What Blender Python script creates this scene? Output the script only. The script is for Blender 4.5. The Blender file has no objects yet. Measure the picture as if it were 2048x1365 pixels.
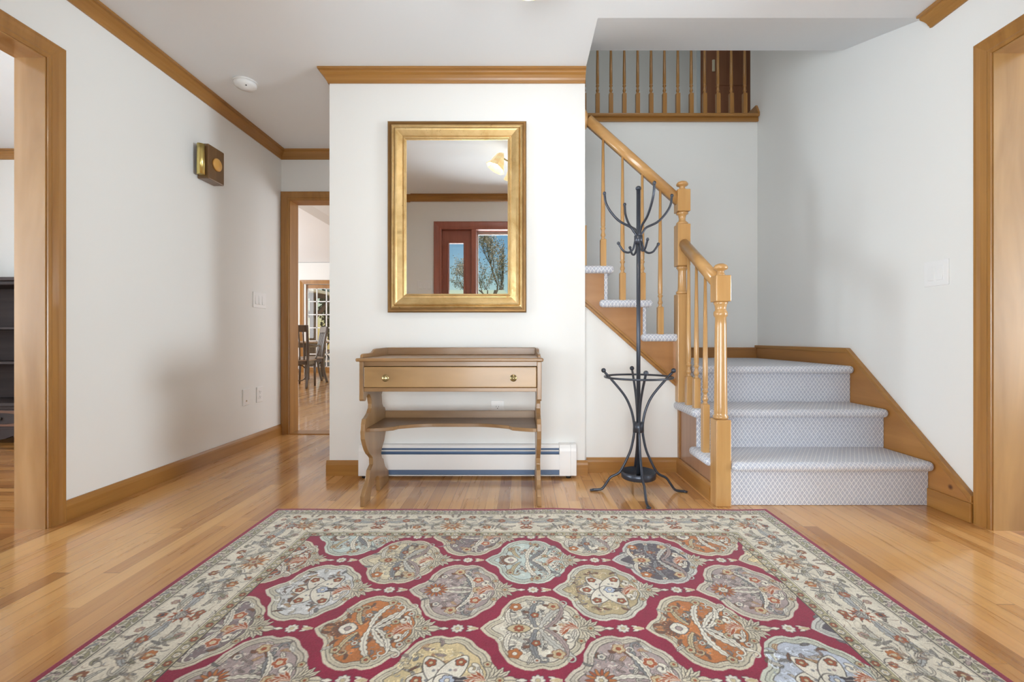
import bpy, bmesh, math, random
import numpy as np
from mathutils import Vector, Matrix
random.seed(7)
PI = math.pi
SC = bpy.context.scene
COL = SC.collection

# ------------------------------------------------------------------ camera, world, lights, exposure
EYE = 0.80
camd = bpy.data.cameras.new('camera')
camd.sensor_fit = 'HORIZONTAL'; camd.sensor_width = 36.0
camd.lens = 920.0 / 2048.0 * 36.0
camd.shift_x = -19.0 / 2048.0
camd.shift_y = -5.5 / 2048.0
camd.clip_start = 0.02; camd.clip_end = 400
cam = bpy.data.objects.new('camera', camd); COL.objects.link(cam)
cam.location = (0, 0, EYE); cam.rotation_euler = (PI / 2, 0, 0)
SC.camera = cam

vs = SC.view_settings
vs.view_transform = 'Standard'; vs.look = 'None'; vs.gamma = 1.0; vs.use_curve_mapping = False
vs.exposure = 0.05
SC.cycles.use_denoising = True
SC.cycles.max_bounces = 10
SC.cycles.diffuse_bounces = 6
SC.cycles.glossy_bounces = 4
SC.cycles.transparent_max_bounces = 12
SC.cycles.sample_clamp_indirect = 6.0
SC.cycles.caustics_reflective = False
SC.cycles.caustics_refractive = False

world = bpy.data.worlds.new('world'); SC.world = world; world.use_nodes = True
wn = world.node_tree; bg = wn.nodes['Background']
sky = wn.nodes.new('ShaderNodeTexSky'); sky.sky_type = 'NISHITA'
sky.sun_disc = False; sky.sun_elevation = math.radians(38); sky.sun_rotation = math.radians(35)
sky.air_density = 1.3; sky.dust_density = 0.3; sky.ozone_density = 2.0
hs = wn.nodes.new('ShaderNodeHueSaturation'); hs.inputs['Saturation'].default_value = 1.35
wn.links.new(sky.outputs[0], hs.inputs['Color']); wn.links.new(hs.outputs[0], bg.inputs[0]); bg.inputs[1].default_value = 0.085

def lamp_area(name, loc, rot, sx, sy, power, color=(1, 1, 1), spread=180):
    d = bpy.data.lights.new(name, 'AREA'); d.shape = 'RECTANGLE'; d.size = sx; d.size_y = sy
    d.energy = power; d.color = color; d.spread = math.radians(spread)
    o = bpy.data.objects.new(name, d); COL.objects.link(o)
    o.location = loc; o.rotation_euler = [math.radians(a) for a in rot]
    return o

def lamp_point(name, loc, power, r=0.06, color=(1, 1, 1)):
    d = bpy.data.lights.new(name, 'POINT'); d.energy = power; d.shadow_soft_size = r; d.color = color
    o = bpy.data.objects.new(name, d); COL.objects.link(o); o.location = loc
    return o

sun = bpy.data.lights.new('sun', 'SUN'); sun.energy = 3.5; sun.angle = math.radians(1.0); sun.color = (1, .94, .84)
suno = bpy.data.objects.new('sun', sun); COL.objects.link(suno)
suno.rotation_euler = (math.radians(-48), 0, math.radians(-25))     # comes from beyond the garden, over the house
# daylight: front door and left front window; the rest here is added fill
lamp_area('porch_daylight', (1.12, -1.25, 1.15), (90, 0, 0), 2.2, 2.1, 30, (0.91, 0.975, 0.985))
lamp_area('porch_low_fill', (-0.70, -1.30, 0.70), (112, 0, -18), 3.0, 1.2, 190, (0.91, 0.965, 1.0))  # added low fill lamp, brightens lower walls and stair risers
lamp_area('left_room_fill', (-5.7, 0.55, 1.05), (100, 0, -84), 1.4, 1.5, 92, (0.84, 0.955, 1.03), 130)  # added fill lamp, shines through the left opening onto right wall and stairs
lamp_area('right_room_fill', (5.7, 0.5, 1.0), (106, 0, 84), 1.4, 1.5, 128, (0.85, 0.955, 1.02), 130)  # added fill lamp for the left wall and ceiling, no window built
lamp_area('left_front_window_daylight', (-4.25, -0.15, 1.45), (90, 0, 0), 1.3, 1.3, 5, (0.9, 0.97, 1.0))
lamp_area('right_front_fill', (4.6, -0.15, 1.45), (90, 0, 0), 1.3, 1.3, 3, (0.9, 0.97, 1.0))  # weak lamp added to match the left side, no window there
lamp_area('back_room_fill', (0.7, 5.8, 1.7), (90, 0, 90), 2.0, 1.8, 66, (0.90, 0.965, 1.03))  # unseen lamp added inside the back room to brighten it
lamp_area('back_left_fill', (-6.7, 8.2, 1.7), (90, 0, -90), 3.0, 1.8, 115, (0.92, 0.965, 1.0))  # second lamp added to lift the vault, wall has no window
lamp_area('upstairs_fill', (-1.8, 4.4, 4.0), (90, 0, -90), 0.8, 1.2, 4, (0.90, 0.98, 0.97))  # small lamp added for the upstairs hall, source unseen
lamp_point('landing_fill', (1.1, 2.95, 3.9), 13, 0.3, (0.93, 0.985, 0.98))  # point lamp added to fill the stairwell, there is no skylight

# ------------------------------------------------------------------ materials
def lin(r, g=None, b=None):
    if g is None: r, g, b = r
    def f(c):
        c = c / 255.0
        return c / 12.92 if c <= 0.04045 else ((c + 0.055) / 1.055) ** 2.4
    return (f(r), f(g), f(b), 1.0)

MATS = {}
class NT:
    def __init__(s, name):
        s.m = bpy.data.materials.new(name); s.m.use_nodes = True
        s.t = s.m.node_tree; s.b = s.t.nodes['Principled BSDF']; s.out = s.t.nodes['Material Output']
    def n(s, kind, **kw):
        nd = s.t.nodes.new(kind)
        for k, v in kw.items(): setattr(nd, k, v)
        return nd
    def l(s, a, b): s.t.links.new(a, b)
    def val(s, sock, v):
        if hasattr(v, 'is_linked') or isinstance(v, bpy.types.NodeSocket): s.l(v, sock)
        else: sock.default_value = v
    def math(s, op, a, b=None, c=None):
        nd = s.n('ShaderNodeMath', operation=op)
        s.val(nd.inputs[0], a)
        if b is not None: s.val(nd.inputs[1], b)
        if c is not None: s.val(nd.inputs[2], c)
        return nd.outputs[0]
    def coord(s, which='Object', scale=None):
        tc = s.n('ShaderNodeTexCoord'); o = tc.outputs[which]
        if scale:
            mp = s.n('ShaderNodeMapping'); mp.inputs['Scale'].default_value = scale; s.l(o, mp.inputs[0]); o = mp.outputs[0]
        return o
    def noise(s, vec, scale=5, detail=4, rough=0.5, dist=0.0):
        nd = s.n('ShaderNodeTexNoise'); s.l(vec, nd.inputs['Vector'])
        nd.inputs['Scale'].default_value = scale; nd.inputs['Detail'].default_value = detail
        nd.inputs['Roughness'].default_value = rough; nd.inputs['Distortion'].default_value = dist
        return nd.outputs['Fac']
    def ramp(s, fac, stops):
        nd = s.n('ShaderNodeValToRGB'); s.val(nd.inputs[0], fac)
        e = nd.color_ramp.elements
        while len(e) < len(stops): e.new(0.5)
        for i, (p, c) in enumerate(stops):
            e[i].position = p; e[i].color = c if len(c) == 4 else (*c, 1)
        return nd.outputs[0]
    def mix(s, fac, a, b, mode='MIX'):
        nd = s.n('ShaderNodeMix', data_type='RGBA', blend_type=mode)
        s.val(nd.inputs[0], fac); s.val(nd.inputs[6], a); s.val(nd.inputs[7], b)
        return nd.outputs[2]
    def bump(s, h, strength=0.2, dist=0.01):
        nd = s.n('ShaderNodeBump'); nd.inputs['Strength'].default_value = strength
        nd.inputs['Distance'].default_value = dist; s.l(h, nd.inputs['Height']); s.l(nd.outputs[0], s.b.inputs['Normal'])
    def set(s, **kw):
        for k, v in kw.items():
            s.val(s.b.inputs[k.replace('_', ' ')], v)
        return s.m

def plain(name, rgb, rough=0.5, metal=0.0, vary=0.04, **kw):
    if name in MATS: return MATS[name]
    t = NT(name); c = lin(rgb)
    f = t.noise(t.coord('Object'), 6, 3)
    a = tuple(x * (1 - vary) for x in c[:3]) + (1,); b = tuple(min(1, x * (1 + vary)) for x in c[:3]) + (1,)
    t.set(Base_Color=t.ramp(f, [(0.3, a), (0.7, b)]), Roughness=rough, Metallic=metal, **kw)
    MATS[name] = t.m; return t.m

def wood(name, dark, light, axis='X', rough=0.36, coat=0.2, blotch=0.25, fine=55.0, knots=False):
    key = name + '_' + axis
    if key in MATS: return MATS[key]
    t = NT(key)
    sc = {'X': (1.2, fine / 2, fine / 2), 'Y': (fine / 2, 1.2, fine / 2), 'Z': (fine / 2, fine / 2, 1.2)}[axis]
    g = t.noise(t.coord('Object', sc), 1.0, 6, 0.6, 0.6)
    big = t.noise(t.coord('Object', {'X': (1, 6, 6), 'Y': (6, 1, 6), 'Z': (6, 6, 1)}[axis]), 1.3, 3, 0.5, 1.0)
    c = t.ramp(g, [(0.28, lin(dark)), (0.72, lin(light))])
    m = t.ramp(big, [(0.25, lin(dark)), (0.75, lin(light))])
    c = t.mix(blotch * 1.6 if blotch * 1.6 < 1 else 1, c, m)
    if knots:
        v = t.n('ShaderNodeTexVoronoi'); t.l(t.coord('Object', (1, 1, 1)), v.inputs['Vector']); v.inputs['Scale'].default_value = 4.5
        k = t.ramp(v.outputs['Distance'], [(0.035, (1, 1, 1, 1)), (0.075, (0, 0, 0, 1))])
        c = t.mix(k, c, lin(88, 48, 22))
    t.set(Base_Color=c, Roughness=rough, Coat_Weight=coat, Coat_Roughness=0.15)
    t.bump(g, 0.06, 0.004)
    MATS[key] = t.m; return t.m

def oak(axis='X'): return wood('golden_oak_trim', (138, 92, 40), (176, 127, 64), axis)
def birch(axis='Z'): return wood('pale_varnished_birch', (166, 121, 68), (203, 161, 106), axis, 0.28, 0.35, 0.3, 40)
def jambw(axis='Z'): return wood('jamb_board', (156, 112, 60), (192, 150, 98), axis, 0.25, 0.4, 0.6, 14)
def pine(axis='X'): return wood('knotty_pine_skirt', (146, 96, 45), (181, 128, 67), axis, 0.35, 0.25, 0.35, 26, True)
def maple(axis='X'): return wood('brown_maple_furniture', (108, 76, 44), (158, 121, 80), axis, 0.36, 0.2, 0.5, 22)
def darkwood(axis='X'): return wood('dark_brown_wood', (40, 31, 31), (66, 53, 52), axis, 0.65, 0.0)
def chairwood(axis='Z'): return wood('grey_brown_chair_wood', (66, 54, 44), (104, 88, 72), axis, 0.35, 0.2)
def mahog(axis='Z'): return wood('red_mahogany_door', (128, 66, 48), (164, 92, 70), axis, 0.35, 0.2)
def reddoor(axis='Z'): return wood('reddish_brown_door', (138, 92, 66), (166, 116, 86), axis, 0.4, 0.1)

def paint(name, rgb):
    if name in MATS: return MATS[name]
    t = NT(name); c = lin(rgb)
    f = t.noise(t.coord('Object'), 260, 2)
    t.set(Base_Color=c, Roughness=0.7); t.bump(f, 0.05, 0.002)
    MATS[name] = t.m; return t.m
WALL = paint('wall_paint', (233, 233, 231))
CEIL = paint('ceiling_paint', (234, 237, 240))
WHITE = plain('white_enamel', (238, 238, 238), 0.35, vary=0.01)
PLATE = plain('white_plastic', (236, 236, 236), 0.3, vary=0.01)
IRON = plain('dark_wrought_iron', (66, 70, 80), 0.34, 0.5, 0.1)
BRASS = plain('polished_brass', (232, 212, 136), 0.28, 1.0)
OLDBRASS = plain('antique_brass', (176, 160, 118), 0.28, 1.0)
HEATBLUE = plain('blue_grey_metal', (92, 112, 142), 0.45, 0.2)
BLACK = plain('black_rubber', (24, 24, 25), 0.7)
SLOT = plain('dark_slot', (52, 52, 54), 0.8)

def gold_leaf():
    t = NT('gold_leaf')
    f = t.noise(t.coord('Object'), 9, 6, 0.6, 0.5); g = t.noise(t.coord('Object'), 34, 5, 0.75, 1.5)
    c = t.ramp(f, [(0.3, lin(190, 156, 100)), (0.7, lin(222, 194, 142))])
    c = t.mix(t.ramp(g, [(0.30, (1, 1, 1, 1)), (0.36, (0, 0, 0, 1))]), c, lin(120, 82, 40))
    t.set(Base_Color=c, Roughness=t.ramp(g, [(0.3, (0.55,) * 3), (0.6, (0.33,) * 3)]), Metallic=0.85)
    return t.m
GOLD = gold_leaf()
GOLDDARK = plain('worn_gold_edge', (134, 100, 58), 0.45, 0.6, 0.15)

def mirror_mat():
    t = NT('mirror_silver'); t.set(Base_Color=(0.93, 0.94, 0.94, 1), Metallic=1.0, Roughness=0.0)
    return t.m
MIRROR = mirror_mat()

def glass_mat(name='window_glass', tint=(1, 1, 1, 1)):
    t = NT(name); t.t.nodes.remove(t.b)
    tr = t.n('ShaderNodeBsdfTransparent'); tr.inputs[0].default_value = tint
    gl = t.n('ShaderNodeBsdfGlossy'); gl.inputs['Roughness'].default_value = 0.02
    fr = t.n('ShaderNodeFresnel'); fr.inputs[0].default_value = 1.45
    mx = t.n('ShaderNodeMixShader'); t.l(fr.outputs[0], mx.inputs[0]); t.l(tr.outputs[0], mx.inputs[1]); t.l(gl.outputs[0], mx.inputs[2])
    t.l(mx.outputs[0], t.out.inputs[0]); return t.m
GLASS = glass_mat()

def shade_glass():
    t = NT('amber_shade_glass'); c = lin(240, 214, 160)
    f = t.noise(t.coord('Object'), 14, 4, 0.6, 1.0)
    t.set(Base_Color=t.ramp(f, [(0.3, lin(226, 190, 124)), (0.7, lin(246, 228, 186))]), Roughness=0.35, Transmission_Weight=0.0,
          Emission_Color=c, Emission_Strength=0.45)
    return t.m
SHADE = shade_glass()

def plank_floor(name, along='Y', w=0.057, L=1.15, dark=(150, 98, 50), mid=(206, 152, 88), light=(228, 180, 116)):
    t = NT(name)
    tc = t.coord('Object'); sp = t.n('ShaderNodeSeparateXYZ'); t.l(tc, sp.inputs[0])
    u, v = (sp.outputs['X'], sp.outputs['Y']) if along == 'Y' else (sp.outputs['Y'], sp.outputs['X'])
    q = t.math('DIVIDE', u, w); iu = t.math('FLOOR', q); fu = t.math('FRACT', q)
    wn1 = t.n('ShaderNodeTexWhiteNoise', noise_dimensions='1D'); t.l(iu, wn1.inputs['W'])
    vv = t.math('ADD', t.math('DIVIDE', v, L), t.math('MULTIPLY', wn1.outputs['Value'], 7.3))
    iv = t.math('FLOOR', vv); fv = t.math('FRACT', vv)
    cb = t.n('ShaderNodeCombineXYZ'); t.l(iu, cb.inputs[0]); t.l(iv, cb.inputs[1])
    wn2 = t.n('ShaderNodeTexWhiteNoise', noise_dimensions='2D'); t.l(cb.outputs[0], wn2.inputs['Vector'])
    rnd = wn2.outputs['Value']
    base = t.ramp(rnd, [(0.0, lin(dark)), (0.16, lin(*[(a + b) // 2 for a, b in zip(dark, mid)])), (0.42, lin(mid)), (0.85, lin(light)), (1.0, lin(214, 160, 106))])
    # grain, shifted per board
    off = t.n('ShaderNodeCombineXYZ'); t.l(t.math('MULTIPLY', rnd, 37.0), off.inputs[2])
    add = t.n('ShaderNodeVectorMath', operation='ADD'); t.l(tc, add.inputs[0]); t.l(off.outputs[0], add.inputs[1])
    mp = t.n('ShaderNodeMapping'); mp.inputs['Scale'].default_value = (26, 1.3, 1) if along == 'Y' else (1.3, 26, 1)
    t.l(add.outputs[0], mp.inputs[0])
    g = t.noise(mp.outputs[0], 1.5, 6, 0.62, 0.7)
    c = t.mix(0.36, base, t.ramp(g, [(0.3, lin(dark)), (0.52, lin(mid)), (0.75, lin(light))]))
    streak = t.ramp(t.noise(mp.outputs[0], 0.55, 3, 0.5, 1.2), [(0.25, (0.74, 0.62, 0.52, 1)), (0.36, (1, 1, 1, 1))])
    c = t.mix(0.7, c, streak, 'MULTIPLY')
    eu = t.math('MINIMUM', fu, t.math('SUBTRACT', 1.0, fu)); ev = t.math('MINIMUM', fv, t.math('SUBTRACT', 1.0, fv))
    gap = t.math('MAXIMUM', t.math('LESS_THAN', eu, 0.022), t.math('LESS_THAN', ev, 0.0013))
    gapv = t.math('MULTIPLY', gap, t.ramp(wn1.outputs['Value'], [(0.3, (0.25,) * 3), (0.8, (0.8,) * 3)]))
    c = t.mix(gapv, c, lin(96, 58, 28))
    t.set(Base_Color=c, Roughness=t.ramp(g, [(0.3, (0.26,) * 3), (0.7, (0.32,) * 3)]), Coat_Weight=0.6, Coat_Roughness=0.10)
    wav = t.noise(t.coord('Object', (9, 3, 1)), 1.6, 2)
    t.bump(t.math('ADD', t.math('MULTIPLY', gap, -0.3), wav), 0.10, 0.004)
    return t.m
FLOOR = plank_floor('oak_strip_floor', 'Y')
FLOORX = plank_floor('oak_strip_floor_cross', 'X', 0.057, 0.9, (128, 78, 36), (178, 120, 62), (202, 146, 84))

def carpet():
    t = NT('diamond_lattice_carpet')
    sp = t.n('ShaderNodeSeparateXYZ'); t.l(t.coord('Object'), sp.inputs[0])
    nz = t.noise(t.coord('Object'), 120, 3, 0.6)
    wob = t.math('MULTIPLY', t.math('SUBTRACT', nz, 0.5), 0.35)
    u = t.math('ADD', t.math('DIVIDE', sp.outputs['X'], 0.0215), wob)
    v = t.math('DIVIDE', t.math('ADD', sp.outputs['Z'], sp.outputs['Y']), 0.030)
    def tri(e):
        f = t.math('FRACT', e); return t.math('ABSOLUTE', t.math('SUBTRACT', f, 0.5))
    a = t.math('MINIMUM', tri(t.math('ADD', u, v)), tri(t.math('SUBTRACT', u, v)))
    m = t.ramp(a, [(0.035, (1, 1, 1, 1)), (0.11, (0, 0, 0, 1))])
    c = t.mix(m, t.ramp(nz, [(0.3, lin(176, 181, 195)), (0.7, lin(196, 200, 213))]), lin(240, 241, 243))
    t.set(Base_Color=c, Roughness=0.95, Sheen_Weight=0.25)
    fz = t.noise(t.coord('Object'), 420, 2)
    t.bump(t.math('ADD', t.math('MULTIPLY', m, 0.6), fz), 0.5, 0.003)
    return t.m
CARPET = carpet()

# ------------------------------------------------------------------ mesh helpers
def new(): return bmesh.new()
def box(bm, x0, x1, y0, y1, z0, z1, bev=0.0, rot=None, piv=None, seg=2):
    t = bmesh.new(); bmesh.ops.create_cube(t, size=1.0)
    for v in t.verts:
        v.co = Vector(((x0 + x1) / 2 + v.co.x * (x1 - x0), (y0 + y1) / 2 + v.co.y * (y1 - y0), (z0 + z1) / 2 + v.co.z * (z1 - z0)))
    if bev > 0:
        bmesh.ops.bevel(t, geom=list(t.edges), offset=bev, segments=seg, affect='EDGES', profile=0.5)
    if rot is not None:
        c = Vector(piv) if piv else Vector(((x0 + x1) / 2, (y0 + y1) / 2, (z0 + z1) / 2))
        for v in t.verts: v.co = c + rot @ (v.co - c)
    merge(bm, t)
def merge(bm, t):
    me = bpy.data.meshes.new('tmp'); t.to_mesh(me); t.free(); bm.from_mesh(me); bpy.data.meshes.remove(me)
def prism(bm, pts, axis, a0, a1, bev=0.0, smooth=False):
    """pts: 2D polygon. axis 'X': pts=(y,z); 'Y': pts=(x,z); 'Z': pts=(x,y)."""
    t = bmesh.new()
    def mk(p, a):
        return {'X': (a, p[0], p[1]), 'Y': (p[0], a, p[1]), 'Z': (p[0], p[1], a)}[axis]
    A = [t.verts.new(mk(p, a0)) for p in pts]; B = [t.verts.new(mk(p, a1)) for p in pts]
    t.faces.new(A); t.faces.new(list(reversed(B)))
    n = len(pts)
    for i in range(n):
        f = t.faces.new((A[i], B[i], B[(i + 1) % n], A[(i + 1) % n])); f.smooth = smooth
    bmesh.ops.recalc_face_normals(t, faces=list(t.faces))
    if bev > 0:
        ed = [e for e in t.edges if len(e.link_faces) == 2 and e.calc_face_angle(0) > 0.9]
        bmesh.ops.bevel(t, geom=ed, offset=bev, segments=2, affect='EDGES', profile=0.5)
    merge(bm, t)
def lathe(bm, prof, cx, cy, seg=24, mat4=None):
    """prof: list of (r, z)."""
    rings = []
    for r, z in prof:
        ring = []
        for i in range(seg):
            a = 2 * PI * i / seg
            co = Vector((cx + r * math.cos(a), cy + r * math.sin(a), z))
            if mat4 is not None: co = mat4 @ co
            ring.append(bm.verts.new(co))
        rings.append(ring)
    for k in range(len(rings) - 1):
        for i in range(seg):
            f = bm.faces.new((rings[k][i], rings[k][(i + 1) % seg], rings[k + 1][(i + 1) % seg], rings[k + 1][i])); f.smooth = True
    for ring, rev in ((rings[0], True), (rings[-1], False)):
        try: bm.faces.new(list(reversed(ring)) if rev else ring)
        except ValueError: pass
def spline(pts, n=8):
    P = [Vector(p) for p in pts]; out = []
    for i in range(len(P) - 1):
        p0 = P[i - 1] if i > 0 else P[i] * 2 - P[i + 1]; p1 = P[i]; p2 = P[i + 1]
        p3 = P[i + 2] if i + 2 < len(P) else P[i + 1] * 2 - P[i]
        for k in range(n):
            t = k / n
            out.append(0.5 * ((2 * p1) + (p2 - p0) * t + (2 * p0 - 5 * p1 + 4 * p2 - p3) * t * t + (3 * p1 - p0 - 3 * p2 + p3) * t ** 3))
    out.append(P[-1]); return out
def tube(bm, pts, r, seg=10, closed=False, cap=True):
    P = [Vector(p) for p in pts]; n = len(P); rings = []
    rr = r if callable(r) else (lambda s: r)
    up = None
    for i in range(n):
        if closed: d = (P[(i + 1) % n] - P[i - 1])
        else: d = P[min(i + 1, n - 1)] - P[max(i - 1, 0)]
        d.normalize()
        if up is None:
            up = Vector((0, 0, 1)) if abs(d.z) < 0.9 else Vector((1, 0, 0))
        a = d.cross(up); a.normalize(); b = a.cross(d); b.normalize(); up = b
        q = rr(i / max(1, n - 1))
        rings.append([bm.verts.new(P[i] + (a * math.cos(2 * PI * k / seg) + b * math.sin(2 * PI * k / seg)) * q) for k in range(seg)])
    m = n if closed else n - 1
    for i in range(m):
        A, B = rings[i], rings[(i + 1) % n]
        for k in range(seg):
            f = bm.faces.new((A[k], A[(k + 1) % seg], B[(k + 1) % seg], B[k])); f.smooth = True
    if cap and not closed:
        bm.faces.new(list(reversed(rings[0]))); bm.faces.new(rings[-1])
def ball(bm, c, r, sz=(1, 1, 1), seg=14):
    t = bmesh.new(); bmesh.ops.create_uvsphere(t, u_segments=seg, v_segments=max(6, seg // 2), radius=r)
    for v in t.verts: v.co = Vector((c[0] + v.co.x * sz[0], c[1] + v.co.y * sz[1], c[2] + v.co.z * sz[2]))
    for f in t.faces: f.smooth = True
    merge(bm, t)
def sweep(bm, prof, path, closed_prof=True):
    """prof: list of (a,b) 2D, path: list of (origin, A, B) frames."""
    rings = [[bm.verts.new(Vector(o) + Vector(A) * a + Vector(B) * b) for a, b in prof] for o, A, B in path]
    n = len(prof)
    for i in range(len(rings) - 1):
        for k in range(n if closed_prof else n - 1):
            bm.faces.new((rings[i][k], rings[i][(k + 1) % n], rings[i + 1][(k + 1) % n], rings[i + 1][k]))
    bm.faces.new(list(reversed(rings[0]))); bm.faces.new(rings[-1])

def rootloc(p):
    while p.parent: p = p.parent
    return p.matrix_basis.translation.copy()
def obj(name, bm, mat, parent=None, label=None, keep=False):
    bmesh.ops.recalc_face_normals(bm, faces=list(bm.faces)) if not keep else None
    if parent is not None:
        off = rootloc(parent)
        for v in bm.verts: v.co -= off
    me = bpy.data.meshes.new(name); bm.to_mesh(me); bm.free()
    me.materials.append(mat)
    o = bpy.data.objects.new(name, me); COL.objects.link(o)
    if parent is not None:
        o.parent = parent
        if parent.type == 'MESH' and parent.parent is None:
            pass
    if label: o['label'] = label
    return o
def one(name, bm, mat, label, cat, origin=None, group=None):
    if origin is not None:
        for v in bm.verts: v.co -= Vector(origin)
    o = obj(name, bm, mat)
    if origin is not None: o.location = origin
    o['label'] = label; o['category'] = cat
    if group: o['group'] = group
    return o
def thing(name, label, cat, loc=(0, 0, 0), group=None):
    o = bpy.data.objects.new(name, None); COL.objects.link(o); o.location = loc
    o.empty_display_size = 0.1
    o['label'] = label; o['category'] = cat
    if group: o['group'] = group
    return o
def struct(name, bm, mat, label=None, keep=False):
    o = obj(name, bm, mat, keep=keep); o['kind'] = 'structure'
    if label: o['label'] = label
    return o
def dup(root, loc, rotz, label, group=None):
    r = root.copy(); COL.objects.link(r); r.location = loc; r.rotation_euler = (0, 0, rotz); r['label'] = label
    if group: r['group'] = group
    for ch in list(root.children):
        c = ch.copy(); COL.objects.link(c); c.parent = r
        for g in ch.children:
            d = g.copy(); COL.objects.link(d); d.parent = c
    return r
def bxobj(name, mat, parent, *a, **k):
    bm = new(); box(bm, *a, **k); return obj(name, bm, mat, parent)

# ------------------------------------------------------------------ key dimensions (metres)
XL, XR = -2.0, 1.965          # foyer side walls
YB = 3.83                     # back wall plane of hall and stairwell
YC = 2.686                    # face of the centre wall
XC0, XC1 = -1.121, 0.371      # its ends
YU = 2.75                     # wall under the stairs
H = 2.361                     # ceiling
YF = 0.33                     # inside face of the front wall
TH = 0.117                    # wall thickness
Z2 = 2.655                    # upstairs floor

def multi(name, mat, boxes, label=None):
    bm = new()
    for b in boxes: box(bm, *b)
    return struct(name, bm, mat, label)

# floors
multi('floor', FLOOR, [(XL - 0.06, XR + 0.06, YF - 0.16, YB + 0.06, -0.1, 0.0), (-7.0, 1.0, YB + 0.06, 10.75, -0.1, 0.0)], 'glossy strip oak floor of the foyer and hall')
multi('floor_side', FLOORX, [(-6.2, XL - 0.06, -0.2, YB + 0.1, -0.1, 0.0)], 'strip oak floor of the left side room with boards across')
multi('floor_far', FLOORX, [(XR + 0.06, 6.2, -0.2, YB + 0.1, -0.1, 0.0)])
# ceilings
bm = new(); prism(bm, [(XL - TH, YF - 0.15), (XR + 0.1, YF - 0.15), (XR + 0.1, 2.24), (XC1, 2.24), (XC1, YU + 0.02), (XC0 + 0.09, YU + 0.02), (XC0 + 0.09, YB + 0.1), (XL - TH, YB + 0.1)], 'Z', H, H + 0.12)
struct('ceiling', bm, CEIL, 'flat white foyer ceiling')
multi('ceiling_side', CEIL, [(-6.2, XL - TH, -0.2, YB + 0.1, H, H + 0.1), (XR + TH, 6.2, -0.2, YB + 0.1, H, H + 0.1)])
# foyer walls; cased openings in the left and right walls
OY0, OY1, OZ = 0.86, 1.925, 1.975
multi('wall_left', WALL, [(XL - TH, XL, OY1 + 0.015, YB + 0.0, 0, H), (XL - TH, XL, YF - 0.15, OY0, 0, H), (XL - TH, XL, OY0, OY1 + 0.015, OZ + 0.015, H)], 'off-white left foyer wall')
multi('wall_right', WALL, [(XR, XR + TH, OY1 - 0.005, YB + 0.12, 0, 5.0), (XR, XR + TH, YF - 0.15, OY0, 0, H + 0.12), (XR, XR + TH, OY0, OY1 - 0.005, 1.998, H + 0.12)], 'off-white right wall beside the stairs')
# back wall of hall with door opening, and continuing behind the left room
HX0, HX1, HZ = -1.925, -1.13, 1.946
multi('wall_back', WALL, [(-6.2, HX0 - 0.015, YB, YB + 0.13, 0, H), (HX0 - 0.015, XC0, YB, YB + 0.13, HZ + 0.015, 2.6), (XC0, XR + 0.1, YB, YB + 0.13, 0, 2.6)], 'off-white back wall of the hall and stairwell')
multi('wall_center', WALL, [(XC0, XC1, YC, YU + 0.03, 0, 5.0), (XC0, XC0 + 0.1, YU + 0.03, YB, 0, H)], 'off-white centre wall carrying the mirror')
multi('wall_front', WALL, [(XL - TH, -0.95, YF - 0.15, YF, 0, H), (0.95, XR + TH, YF - 0.15, YF, 0, H), (-0.95, 0.95, YF - 0.15, YF, 1.99, H)])
bm = new(); prism(bm, [(2.24, H), (2.816, 2.563), (2.816, 5.0), (2.24, 5.0)], 'X', XC1 - 0.05, XR + 0.02)
struct('wall_upper', bm, CEIL, 'sloped soffit over the stair opening')
# side rooms shells
multi('wall_dining', WALL, [(-6.3, -6.2, -0.3, YB + 0.1, 0, H), (-6.2, XL - TH, -0.3, -0.2, 0, H)])
multi('wall_parlor', WALL, [(6.2, 6.3, -0.3, YB + 0.1, 0, H), (XR + TH, 6.2, -0.3, -0.2, 0, H), (XR + TH, 6.2, YB, YB + 0.1, 0, H)])

# ---- wood trim profiles
def crown(name, p0, p1, out, label, miter0=0, miter1=0):
    """p0,p1 on the wall/ceiling corner line; out: unit vector into the room; miter in multiples of projection along the run."""
    P, Hh = 0.051, 0.073
    prof = [(0, -Hh), (0.008, -Hh), (0.010, -Hh + 0.008), (0.014, -Hh + 0.014), (0.018, -Hh + 0.024), (0.027, -Hh + 0.037), (0.037, -Hh + 0.046), (0.041, -Hh + 0.052),
            (0.041, -0.014), (P, -0.011), (P, 0), (0, 0)]
    p0, p1, out = Vector(p0), Vector(p1), Vector(out); d = (p1 - p0).normalized()
    bm = new()
    A = [bm.verts.new(p0 + out * a + Vector((0, 0, b)) - d * (miter0 * a)) for a, b in prof]
    B = [bm.verts.new(p1 + out * a + Vector((0, 0, b)) + d * (miter1 * a)) for a, b in prof]
    n = len(prof)
    for i in range(n): bm.faces.new((A[i], A[(i + 1) % n], B[(i + 1) % n], B[i]))
    bm.faces.new(A); bm.faces.new(list(reversed(B)))
    ax = 'X' if abs(d.x) > 0.5 else 'Y'
    return struct(name, bm, oak(ax), label)
e = 0.0005
crown('trim_1', (XL, YF, H - e), (XL, YB, H - e), (1, 0, 0), 'golden oak crown moulding along the left wall', 0, -1)
crown('trim_2', (XL, YB, H - e), (XC0, YB, H - e), (0, -1, 0), 'golden oak crown moulding above the hall doorway', -1, 0)
crown('trim_3', (XC0, YC, H - e), (XC1, YC, H - e), (0, -1, 0), 'golden oak crown moulding across the centre wall', 1, 0)
crown('trim_4', (XR, YF, H - e), (XR, 2.20, H - e), (-1, 0, 0), 'golden oak crown moulding on the right wall, cut off at the stair opening', 0, 0.6)
crown('trim_5', (XC0, YC, H - e), (XC0, YB, H - e), (-1, 0, 0), 'golden oak crown moulding on the hall side of the centre wall', 1, 0)
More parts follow.
